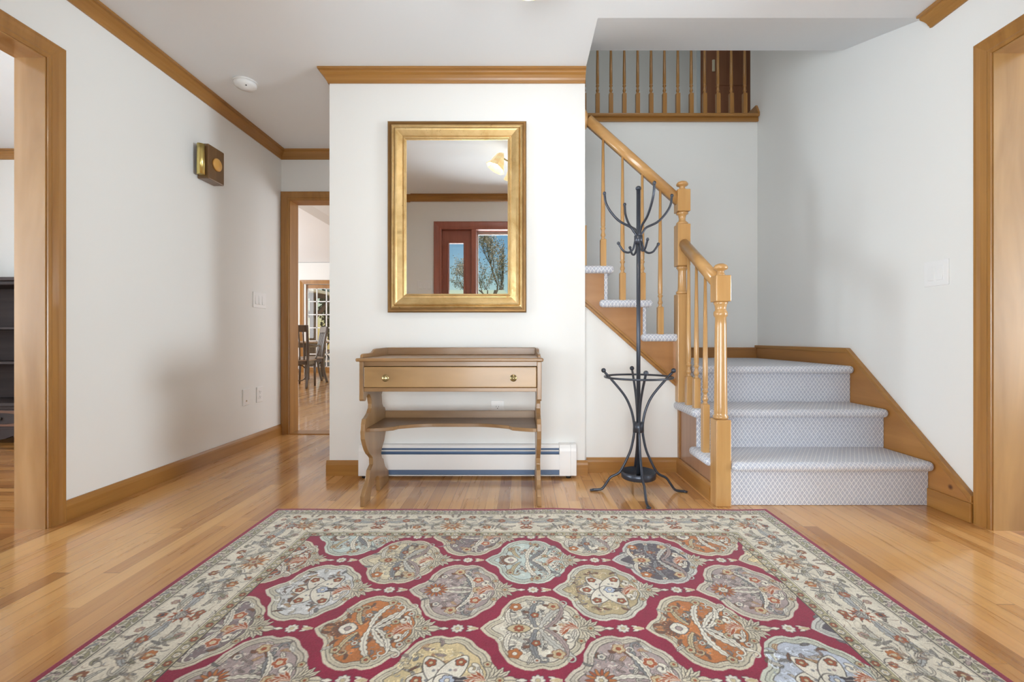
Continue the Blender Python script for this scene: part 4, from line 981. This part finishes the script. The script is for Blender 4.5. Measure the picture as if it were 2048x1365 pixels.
# ------------------------------------------------------------------ the rug: its woven pattern is worked out as a colour per knot
def build_rug():
    X0, X1, Y0, Y1 = -1.135, 1.135, 0.50, 2.128
    RES = 1000.0                                   # canvas samples per metre
    W, Hh = int((X1 - X0) * RES), int((Y1 - Y0) * RES)
    rnd = random.Random(3)
    C = dict(red=(138, 28, 60), cream=(206, 198, 176), ivory=(222, 217, 203), line=(82, 77, 74), dark=(66, 60, 66), blue=(186, 200, 196), mauve=(166, 148, 144),
             olive=(172, 158, 126), orange=(180, 112, 60), rust=(160, 84, 52), grey=(134, 136, 138), sand=(196, 180, 144), brown=(132, 84, 60), plum=(122, 104, 106), sage=(150, 146, 118), lblue=(176, 186, 204))
    class Tile:
        def __init__(s, w, h, ox, oy, col=None):   # metres; origin offset of the (0,0) corner
            s.w, s.h, s.ox, s.oy = w, h, ox, oy
            s.nx, s.ny = int(round(w * RES)), int(round(h * RES))
            s.a = np.zeros((s.ny, s.nx, 3), np.float32)
            s.m = np.zeros((s.ny, s.nx), np.float32)
            if col is not None: s.a[:] = col; s.m[:] = 1
            s.gx = (np.arange(s.nx) + .5) / RES + ox; s.gy = (np.arange(s.ny) + .5) / RES + oy
        def win(s, x, y, r):
            i0 = max(0, int((x - r - s.ox) * RES)); i1 = min(s.nx, int((x + r - s.ox) * RES) + 2)
            j0 = max(0, int((y - r - s.oy) * RES)); j1 = min(s.ny, int((y + r - s.oy) * RES) + 2)
            return i0, i1, j0, j1
        def put(s, i0, i1, j0, j1, k, col):
            k = k[..., None]; s.a[j0:j1, i0:i1] = s.a[j0:j1, i0:i1] * (1 - k) + np.array(col, np.float32) * k
            s.m[j0:j1, i0:i1] = np.maximum(s.m[j0:j1, i0:i1], k[..., 0])
        def disc(s, x, y, r, col):
            i0, i1, j0, j1 = s.win(x, y, r)
            if i0 >= i1 or j0 >= j1: return
            d = np.hypot(s.gx[i0:i1][None] - x, s.gy[j0:j1][:, None] - y)
            s.put(i0, i1, j0, j1, np.clip((r - d) * RES + .5, 0, 1), col)
        def path(s, pts, wf, col):
            P = np.array(pts, float)
            L = np.hypot(*(P[1:] - P[:-1]).T); T = np.concatenate([[0], np.cumsum(L)])
            if T[-1] <= 0: return
            n = max(3, int(T[-1] * RES / 1.2)); q = np.linspace(0, T[-1], n)
            xs = np.interp(q, T, P[:, 0]); ys = np.interp(q, T, P[:, 1])
            for i in range(n): 
                r = wf(q[i] / T[-1])
                if r > 0: s.disc(xs[i], ys[i], r, col)
        def flower(s, x, y, r, n, petal, core, edge, rot=0.0, depth=.28):
            i0, i1, j0, j1 = s.win(x, y, r * 1.3)
            if i0 >= i1 or j0 >= j1: return
            dx = s.gx[i0:i1][None] - x; dy = s.gy[j0:j1][:, None] - y
            d = np.hypot(dx, dy); th = np.arctan2(dy, dx)
            R = r * (1 - depth + depth * np.abs(np.cos(n * (th - rot) / 2)))
            if edge is not None: s.put(i0, i1, j0, j1, np.clip((R + .0022 - d) * RES + .5, 0, 1), edge)
            s.put(i0, i1, j0, j1, np.clip((R - d) * RES + .5, 0, 1), petal)
            sp = np.clip((.0009 - np.abs(np.sin(n * (th - rot) / 2)) * d) * RES + .5, 0, 1) * (d < R) * (d > r * .4)
            s.put(i0, i1, j0, j1, sp * .7, edge if edge is not None else core)
            s.disc(x, y, r * .42, edge if edge is not None else core); s.disc(x, y, r * .34, core)
    def curve(x, y, ang, L, bend, n=14):
        pts = [(x, y)]; a = ang
        for i in range(n):
            a += bend / n; x += math.cos(a) * L / n; y += math.sin(a) * L / n; pts.append((x, y))
        return pts
    def spiral(x, y, ang, r0, turns, sgn, n=34):
        pts = []; a = ang
        st_ = 2 * PI * turns / n; r = r0
        px_, py_ = x, y
        for i in range(n):
            pts.append((px_, py_)); rr = r0 * (1 - .82 * i / n)
            px_ += math.cos(a) * rr * st_; py_ += math.sin(a) * rr * st_; a += sgn * st_
        return pts
    def both(fn):
        for s in (1, -1): fn(s)
    def leaf(t, x, y, ang, L, w, bend, col, edge, ser=5, mid=True):
        P = curve(x, y, ang, L, bend)
        f = lambda q: w * math.sin(PI * min(1, q * .92 + .06)) ** .7 * (1 - .38 * abs(math.sin(ser * PI * q)))
        t.path(P, lambda q: f(q) + .0016, edge); t.path(P, f, col)
        if mid: t.path(P[1:-2], lambda q: .0009, edge)
    def flowerlet(t, x, y, r, p, c, e=None): t.flower(x, y, r, 5, p, c, e if e is not None else C['line'], rnd.uniform(0, 1))
    # medallion outline (tip to the left), mirrored about its axis
    half = [(-.150, 0), (-.138, .018), (-.126, .032), (-.108, .044), (-.098, .062), (-.094, .088), (-.084, .108), (-.076, .122), (-.070, .132), (-.052, .146), (-.030, .157), (-.010, .159), (.004, .153), (.014, .151), (.030, .157), (.052, .152), (.072, .138),
            (.084, .120), (.094, .110), (.110, .098), (.122, .080), (.126, .062), (.133, .050), (.141, .034), (.143, .016), (.140, 0)]
    poly = np.array(half + [(x, -y) for x, y in reversed(half[1:-1])])
    def sdf(t):
        gx, gy = np.meshgrid(t.gx, t.gy); best = np.full(gx.shape, 9., np.float32); ins = np.zeros(gx.shape, bool)
        n = len(poly)
        for i in range(n):
            a, b = poly[i], poly[(i + 1) % n]; e = b - a
            k = np.clip(((gx - a[0]) * e[0] + (gy - a[1]) * e[1]) / (e @ e), 0, 1)
            best = np.minimum(best, np.hypot(gx - a[0] - k * e[0], gy - a[1] - k * e[1]))
            c = ((a[1] > gy) != (b[1] > gy)) & (gx < (b[0] - a[0]) * (gy - a[1]) / (b[1] - a[1] + 1e-12) + a[0]); ins ^= c
        return np.where(ins, best, -best)
    def medallion(fill, kind, band=C['cream'], line=C['line']):
        t = Tile(.47, .36, -.175, -.18); D = sdf(t)
        def band_(d0, d1, col):
            k = np.clip((D - d0) * RES + .5, 0, 1) * np.clip((d1 - D) * RES + .5, 0, 1); t.put(0, t.nx, 0, t.ny, k, col)
        wob = .0006 * np.sin(t.gx * 900)[None] * np.cos(t.gy * 700)[:, None]; D = D + wob
        band_(-.001, 1, band); band_(.0085, .0105, line); band_(.0105, .017, tuple(.93 * c for c in band)); band_(.017, .0185, tuple(.7 * c for c in band)); band_(.0235, .026, line)
        band_(.026, 1, fill)
        E = C['line'] if sum(fill) > 350 else C['ivory']; I = C['ivory']; G = C['grey']; Rr = C['rust']
        if sum(fill) < 350: E = C['dark']
        soft = tuple(.80 * c + 12 for c in fill); lite = tuple(min(245, c * 1.1 + 22) for c in fill)
        for k in range(95):
            a = rnd.uniform(0, 2 * PI); rr = rnd.uniform(.03, .118); x, y = -.005 + rr * math.cos(a) * .85, abs(rr * math.sin(a)); aa = rnd.uniform(0, 6.3); L_ = rnd.uniform(.010, .026); bd = rnd.choice((-1, 1)) * rnd.uniform(2, 4.5); cc = rnd.choice([soft, G, lite, lite, I, soft])
            for s in (1, -1): t.path(curve(x, s * y, s * aa, L_, s * bd, 8), lambda q: .0015 * (1 - .5 * q), cc)
        for k in range(34):
            a = rnd.uniform(0, 2 * PI); rr = rnd.uniform(.035, .122); x, y = -.005 + rr * math.cos(a) * .85, abs(rr * math.sin(a)) + .004; aa = rnd.uniform(0, 6.3); L_ = rnd.uniform(.018, .036); bd = rnd.uniform(-2, 2); w_ = rnd.uniform(.0030, .0058)
            cc, ee = rnd.choice([(I, C['line']), (lite, soft), (C['grey'], E), (C['brown'], E), (C['mauve'], E), (lite, C['line']), (C['sand'], C['brown'])])
            for s in (1, -1): leaf(t, x, s * y, s * aa, L_, w_, s * bd, cc, ee, 3)
        def acan(x, y, a, L, w, b, col, s=1, curl=1):
            a, b = a * s, b * s; y = y * s
            P = curve(x, y, a, L, b, 20)
            Q = spiral(P[-1][0], P[-1][1], a + b, .014, .95, curl * (1 if b > 0 else -1), 20)
            f = lambda q: w * (.35 + .65 * math.sin(PI * min(1, q * .8 + .1))) * (1 - .42 * abs(math.sin(6.5 * PI * q)))
            t.path(P, lambda q: f(q) + .0017, E); t.path(Q, lambda q: .0040 * (1 - .5 * q), E)
            t.path(P, f, col); t.path(Q, lambda q: .0025 * (1 - .5 * q), col); t.path(P[2:-2], lambda q: .0011, tuple(.72 * c for c in col))
        if kind == 'tree':
            for s in (1, -1):
                acan(.00, .004, 1.75, .125, .0100, -.9, I, s); acan(.01, .004, 1.15, .125, .0095, -.7, G if sum(fill) > 480 else I, s, -1); acan(.02, .004, .55, .105, .0085, .9, I, s)
                acan(-.03, .02, 2.3, .075, .0070, -.8, C['sand'], s)
                t.path(spiral(-.098, s * .012, s * 1.7, .017, 1.0, -s), lambda q: .0022, C['brown'])
            for k in range(9): leaf(t, -.062, 0, PI - 1.25 + k * .31, .038, .0050, 0, C['brown'], E, 1, False)
            t.flower(-.060, 0, .024, 4, I, C['mauve'], C['dark'], 0, .10)
            both(lambda s: [flowerlet(t, .062, s * .030, .012, C['sand'], Rr), flowerlet(t, .030, s * .122, .013, C['sand'], Rr), flowerlet(t, -.060, s * .086, .013, C['sand'], Rr), flowerlet(t, .098, s * .066, .010, I, Rr), flowerlet(t, -.02, s * .060, .009, I, Rr)])
        elif kind == 'petal':
            t.path([(-.04, 0), (.05, 0)], lambda q: .012, C['dark'])
            for k in range(26):
                a = 2 * PI * k / 26; rr = .112; x, y = -.01 + rr * math.cos(a) * .85, rr * math.sin(a)
                t.path(spiral(x, y, a + 1.5, .009, .8, 1, 12), lambda q: .0015, lite if k % 2 else soft)
            for ax, r_, L_ in ((PI, .028, .078), (2.15, .027, .088), (-2.15, .027, .088), (1.05, .027, .088), (-1.05, .027, .088)):
                P = curve(.018, 0, ax, L_, 0); f = lambda q: r_ * math.sin(PI * min(1, .25 + q * .7)) ** .8
                t.path(P, lambda q: f(q) + .0024, C['line']); t.path(P, f, I)
                t.path(P, lambda q: max(0, f(q) - .0055), (206, 200, 188)); t.path(P, lambda q: max(0, f(q) - .0066), I)
                cx, cy = P[-4]; flowerlet(t, cx, cy, .0135, Rr, C['sand']); cx, cy = P[6]; t.disc(cx + .006, cy, .0045, C['mauve']); t.disc(cx - .006, cy, .004, G)
            leaf(t, .02, 0, 0, .07, .013, 0, C['dark'], I, 3); t.flower(.028, 0, .017, 6, C['lblue'], C['ivory'], C['dark'])
        elif kind == 'side':
            for s in (1, -1):
                acan(.060, .004, 2.75, .120, .0070, .9, I, s, -1); acan(.055, .004, 2.2, .120, .0080, -.8, G if sum(fill) > 400 else I, s); acan(.05, .004, 1.5, .095, .0075, .8, I, s, -1)
                leaf(t, -.02, s * .118, s * .2, .030, .007, 0, I, G, 2); leaf(t, .075, s * .098, s * 2.2, .026, .006, 0, I, G, 2)
            for k in range(14): leaf(t, -.066, 0, k * 2 * PI / 14, .036, .0058, 0, C['rust'] if k % 2 else C['orange'], E, 1, False)
            t.flower(-.066, 0, .015, 6, C['ivory'], C['sand'], C['line'])
            both(lambda s: [flowerlet(t, .062, s * .058, .018, Rr, C['sand'], C['ivory']), flowerlet(t, -.004, s * .108, .017, C['sand'], Rr, C['brown']), flowerlet(t, -.052, s * .078, .011, I, G), flowerlet(t, .098, s * .036, .010, I, Rr)])
            t.flower(.066, 0, .017, 5, C['sand'], C['orange'], C['brown'])
        elif kind == 'spray':
            for s in (1, -1):
                acan(.0, .010, 1.95, .115, .0095, -.8, C['grey'], s); acan(.015, .008, 1.25, .125, .0105, -.6, (190, 188, 180), s, -1); acan(.03, .006, .6, .105, .0085, .9, C['mauve'], s)
                acan(-.06, .012, 2.3, .075, .0075, -1.0, I, s)
            for k in range(12): leaf(t, -.045, 0, k * PI / 6, .036, .0060, 0, I, E, 1, False)
            t.path([(-.072, 0), (-.045, 0), (-.018, 0)], lambda q: .020 * math.sin(PI * (.12 + .76 * q)), C['line']); t.path([(-.070, 0), (-.045, 0), (-.020, 0)], lambda q: .0175 * math.sin(PI * (.12 + .76 * q)), C['sand'])
            t.flower(-.045, 0, .0135, 8, Rr, C['sand'], C['brown'])
            both(lambda s: [flowerlet(t, -.055, s * .100, .018, C['orange'], I, C['brown']), flowerlet(t, .055, s * .102, .017, C['sand'], Rr, C['brown']), flowerlet(t, .085, s * .040, .013, Rr, I), flowerlet(t, .0, s * .060, .012, Rr, C['sand']), flowerlet(t, .0, s * .125, .009, I, Rr)])
        # palmette, flower and bud on the ground to the right
        both(lambda s: [t.path(spiral(.085, s * .052, -s * .3, .015, .95, -s), lambda q: .0062, C['line']), t.path(spiral(.085, s * .052, -s * .3, .015, .95, -s), lambda q: .0046, C['ivory']), leaf(t, .098, s * .040, -s * 1.3, .034, .0065, 0, C['ivory'], C['line'], 3), flowerlet(t, .118, s * .052, .010, C['sand'], Rr)])
        for k in range(7): leaf(t, .115 - .004 * k, 0, PI - .9 + .3 * k, .036, .005, 0, C['rust'], C['ivory'], 3, False)
        for a in (1.15, .75, .38): both(lambda s: leaf(t, .128, 0, s * a, .045 + .01 * (1.15 - a), .008, s * .4, C['cream'], C['line'], 4))
        leaf(t, .125, 0, 0, .072, .014, 0, C['cream'], C['line'], 3); t.flower(.150, 0, .010, 8, C['sand'], C['rust'], C['line'])
        leaf(t, .190, 0, 0, .022, .006, 0, C['ivory'], C['line'], 2, False)
        t.flower(.238, 0, .0165, 8, C['ivory'], C['sand'], C['grey']); 
        both(lambda s: leaf(t, .282, 0, PI - s * .9, .022, .0045, s * .7, C['ivory'], C['line'], 2, False)); leaf(t, .268, 0, 0, .028, .0065, 0, C['sand'], C['ivory'], 2, False)
        return t
    K = {}
    def med(key):
        if key not in K:
            K[key] = {'cream': lambda: medallion((204, 194, 166), 'spray'), 'blue': lambda: medallion((188, 202, 198), 'tree', (200, 208, 196)), 'dark': lambda: medallion((88, 82, 90), 'spray', (196, 196, 190), (84, 80, 84)), 'mauve': lambda: medallion((166, 150, 148), 'side', (202, 194, 178)),
                      'beige': lambda: medallion((176, 160, 124), 'petal', (204, 202, 188)), 'orange': lambda: medallion((182, 114, 62), 'tree'), 'white': lambda: medallion((204, 206, 206), 'petal', (208, 204, 186)), 'plum': lambda: medallion((128, 114, 116), 'side'),
                      'ivory': lambda: medallion((214, 208, 192), 'spray'), 'rust': lambda: medallion((160, 92, 64), 'tree'), 'lblue': lambda: medallion((184, 192, 206), 'petal', (200, 204, 190)), 'sand': lambda: medallion((206, 188, 146), 'petal')}[key]()
        return K[key]
    rows = [(1.825, .25, {-2: 'blue', -1: 'plum', 0: 'ivory', 1: 'orange'}), (1.635, .022, {-2: 'rust', -1: 'cream', 0: 'blue', 1: 'dark', 2: 'sand'}), (1.442, .248, {-2: 'white', -1: 'mauve', 0: 'beige', 1: 'mauve'}),
            (1.250, .038, {-2: 'plum', -1: 'orange', 0: 'ivory', 1: 'orange', 2: 'dark'}), (1.060, .250, {-2: 'mauve', -1: 'sand', 0: 'mauve', 1: 'lblue'}), (0.870, .03, {-2: 'cream', -1: 'blue', 0: 'dark', 1: 'cream', 2: 'rust'}), (0.680, .25, {-2: 'orange', -1: 'white', 0: 'mauve', 1: 'ivory'})]
    A = np.zeros((Hh, W, 3), np.float32); A[:] = C['red']
    gx = (np.arange(W) + .5) / RES + X0; gy = (np.arange(Hh) + .5) / RES + Y0
    for yc, xo, d in rows:
        for k, key in sorted(d.items()):
            t = med(key); xc = xo + .45 * k
            i0 = int((xc + t.ox - X0) * RES); j0 = int((yc + t.oy - Y0) * RES)
            a0, b0 = max(0, i0), max(0, j0); a1, b1 = min(W, i0 + t.nx), min(Hh, j0 + t.ny)
            if a0 >= a1 or b0 >= b1: continue
            m = t.m[b0 - j0:b1 - j0, a0 - i0:a1 - i0, None]
            A[b0:b1, a0:a1] = A[b0:b1, a0:a1] * (1 - m) + t.a[b0 - j0:b1 - j0, a0 - i0:a1 - i0] * m
    # borders: distance from the edge
    ex = np.minimum(gx - X0, X1 - gx)[None]; ey = np.minimum(gy - Y0, Y1 - gy)[:, None]
    ex = np.broadcast_to(ex, (Hh, W)); ey = np.broadcast_to(ey, (Hh, W)); D = np.minimum(ex, ey)
    horiz = ey <= ex                                  # rows along X
    along = np.where(horiz, np.broadcast_to((gx - .02)[None], (Hh, W)), np.broadcast_to((gy - 1.31)[:, None], (Hh, W)))
    PER = .622; bg_ = (216, 210, 194)
    t = Tile(PER / 2, .197, 0, 0, bg_)                # half a period, mirrored; across 0 = outside edge
    def acan(x, y, a, L, w, b, col, e): leaf(t, x, y, a, L, w, b, col, e, 9)
    for (x, y, a, L, w, b) in ((.02, .085, .25, .15, .013, -.9), (.03, .07, -.5, .13, .011, 1.3), (.12, .06, .1, .11, .010, .9), (.27, .10, 2.6, .10, .009, .8), (.05, .13, .5, .10, .010, -1.2), (.22, .13, -.4, .085, .008, -1.0), (.30, .06, 3.5, .09, .009, -1.0)):
        acan(x, y, a, L, w, b, rnd.choice([(170, 172, 172), (178, 166, 160), (190, 188, 176), (182, 180, 168)]), C['line'])
    for (x, y, a, r, n_, s) in ((.10, .12, .4, .026, 1.1, 1), (.16, .04, 2.6, .020, 1.0, -1), (.21, .09, 0, .024, 1.0, 1), (.26, .15, 3.4, .018, .9, -1), (.06, .165, .1, .015, .9, -1)):
        P = spiral(x, y, a, r, n_, s, 44); t.path(P, lambda q: .0034 * (1 - .3 * q), C['line']); t.path(P, lambda q: .0020, (198, 192, 178))
    for k in range(10): leaf(t, 0.0, .10, k * PI / 5, .034, .0065, 0, C['rust'], C['ivory'], 2, False)
    t.flower(0.0, .10, .016, 6, C['mauve'], C['rust'], C['dark']); t.flower(0.012, .145, .013, 5, C['rust'], C['sand'], C['line']); t.flower(.0, .045, .014, 7, C['rust'], C['dark'], C['line'])
    for k in range(13): leaf(t, PER / 2 - .002, .125, k * 2 * PI / 13, .048, .0062, 0, C['brown'] if k % 2 else C['orange'], C['sand'], 2, False)
    t.flower(PER / 2 - .002, .125, .016, 7, C['sand'], C['rust'], C['brown'])
    for x, y, r, c in ((.105, .075, .015, C['rust']), (.165, .14, .017, C['orange']), (.235, .035, .015, C['brown']), (.275, .055, .010, C['rust']), (.065, .035, .010, C['mauve']), (.20, .17, .010, C['rust']), (.09, .16, .012, C['mauve'])): t.flower(x, y, r, 6, c, C['sand'], C['brown'], .3)
    for k in range(26):
        leaf(t, rnd.uniform(0, PER / 2), rnd.uniform(.012, .185), rnd.uniform(0, 6.3), rnd.uniform(.02, .045), rnd.uniform(.003, .006), rnd.uniform(-2, 2), rnd.choice([(188, 184, 172), (170, 168, 162), (178, 160, 146), (160, 156, 130), (222, 216, 200)]), C['line'], 4)
    for k in range(110):
        P = curve(rnd.uniform(0, PER / 2), rnd.uniform(.012, .185), rnd.uniform(0, 6.3), rnd.uniform(.015, .045), rnd.uniform(-2.5, 2.5), 8)
        t.path(P, lambda q: .0013 * (1 - .4 * q), rnd.choice([C['line'], C['grey'], (176, 166, 146), (186, 178, 160), (150, 130, 112), C['line']]))
    main = t
    g = Tile(.12, .045, 0, 0, (196, 190, 170))        # outer guard
    for k in range(10):
        leaf(g, .004 + .012 * k, .006 + .030 * (k % 2), rnd.uniform(.4, 1.0) * (1 if k % 2 == 0 else -1), .026, .0055, rnd.uniform(-1, 1), rnd.choice([C['grey'], C['sage'], C['mauve'], (214, 208, 190)]), C['line'], 3, False)
    for k in range(24): g.path(curve(rnd.uniform(0, .12), rnd.uniform(.004, .04), rnd.uniform(0, 6.3), .016, rnd.uniform(-3, 3), 6), lambda q: .0012, rnd.choice([C['line'], C['sage'], C['ivory']]))
    h_ = Tile(.15, .03, 0, 0, (188, 178, 144))        # inner guard
    for k in range(5):
        h_.flower(.015 + .03 * k, .015, .0095, 6, C['rust'] if k % 2 else C['ivory'], C['sand'], C['line']); leaf(h_, .024 + .03 * k, .006, .8, .022, .004, .4, C['sage'], C['line'], 2, False)
    def sample(tile, s, across, mirror=False):
        if mirror:
            p = np.mod(s, 2 * tile.w); p = np.where(p > tile.w, 2 * tile.w - p, p)
        else: p = np.mod(s, tile.w)
        i = np.clip((p * RES).astype(int), 0, tile.nx - 1); j = np.clip((across * RES).astype(int), 0, tile.ny - 1)
        return tile.a[j, i]
    e0, e1, e2, e3 = .022, .067, .262, .292
    m = D < e3; A[m] = sample(h_, along[m], np.clip(D[m] - e2, 0, .03))
    m = D < e2; A[m] = sample(main, along[m], np.clip(D[m] - e1, 0, .196), True)
    m = D < e1; A[m] = sample(g, along[m], np.clip(D[m] - e0, 0, .044))
    for q, w_, c in ((e1, .0018, C['line']), (e2, .002, C['sage']), (e2 - .007, .0012, C['line']), (e3, .0016, C['line']), (e1 + .006, .001, (170, 160, 140))):
        A[np.abs(D - q) < w_] = c
    A[D < e0] = C['red']
    # corner rosettes
    # down-sample to the knots and weave a little irregularity in
    S = 2; nx, ny = W // S, Hh // S
    B = A[:ny * S, :nx * S].reshape(ny, S, nx, S, 3).mean((1, 3)); Dk = D[:ny * S:S, :nx * S:S]
    rg = np.random.RandomState(4)
    n1 = rg.rand(ny, nx, 1); low = rg.rand(ny // 14 + 2, nx // 14 + 2)
    yi = np.linspace(0, low.shape[0] - 1.001, ny); xi = np.linspace(0, low.shape[1] - 1.001, nx)
    y0_, x0_ = yi.astype(int), xi.astype(int); fy, fx = (yi - y0_)[:, None], (xi - x0_)[None]
    lo = (low[y0_][:, x0_] * (1 - fy) * (1 - fx) + low[y0_ + 1][:, x0_] * fy * (1 - fx) + low[y0_][:, x0_ + 1] * (1 - fy) * fx + low[y0_ + 1][:, x0_ + 1] * fy * fx)[..., None]
    B = np.clip(B * (0.93 + .14 * n1) * (.95 + .10 * lo), 0, 255) / 255.0
    L = np.where(B <= .04045, B / 12.92, ((B + .055) / 1.055) ** 2.4)
    vx = (np.arange(nx) + .5) * S / RES + X0; vy = (np.arange(ny) + .5) * S / RES + Y0
    lum = B.mean(-1); z = .011 + .0012 * (lum - .5) + .0005 * (n1[..., 0] - .5)
    z = np.where(Dk < .004, .0015, z)
    # the woven edge is slightly wavy along the back
    wav = (.004 * np.sin(vx * 5.1 + 1) + .003 * np.sin(vx * 11.3)) 
    co = np.zeros((ny, nx, 3), np.float32)
    prox = np.clip((vy - (Y1 - .35)) / .35, 0, 1)[:, None] ** 2
    co[..., 0] = vx[None]; co[..., 1] = vy[:, None] + prox * wav[None]; co[..., 2] = z + prox * np.maximum(0, .003 * np.sin(vx * 9 + .5))[None]
    cx_, cy_ = 0.0, 1.31
    co[..., 0] -= cx_; co[..., 1] -= cy_
    me = bpy.data.meshes.new('area_rug'); me.vertices.add(nx * ny); me.vertices.foreach_set('co', co.ravel())
    idx = np.arange(nx * ny, dtype=np.int32).reshape(ny, nx)
    q = np.stack([idx[:-1, :-1], idx[:-1, 1:], idx[1:, 1:], idx[1:, :-1]], -1).reshape(-1, 4); nf = len(q)
    me.loops.add(nf * 4); me.loops.foreach_set('vertex_index', q.ravel()); me.polygons.add(nf)
    me.polygons.foreach_set('loop_start', np.arange(0, nf * 4, 4, dtype=np.int32)); me.update(calc_edges=True)
    ca = me.color_attributes.new('yarn', 'FLOAT_COLOR', 'POINT')
    ca.data.foreach_set('color', np.concatenate([L, np.ones((ny, nx, 1))], -1).astype(np.float32).ravel())
    me.polygons.foreach_set('use_smooth', np.ones(nf, bool))
    t2 = NT('woven_rug_yarn'); at = t2.n('ShaderNodeAttribute', attribute_name='yarn')
    pile = t2.noise(t2.coord('Object'), 700, 2)
    t2.set(Base_Color=at.outputs['Color'], Roughness=0.9, Sheen_Weight=0.2, Sheen_Roughness=0.4); t2.bump(pile, 0.35, 0.002)
    me.materials.append(t2.m)
    o = bpy.data.objects.new('area_rug', me); COL.objects.link(o); o.location = (cx_, cy_, 0)
    o['label'] = 'crimson and cream patterned wool rug with rows of floral medallions on the oak floor'; o['category'] = 'rug'
    return o
build_rug()
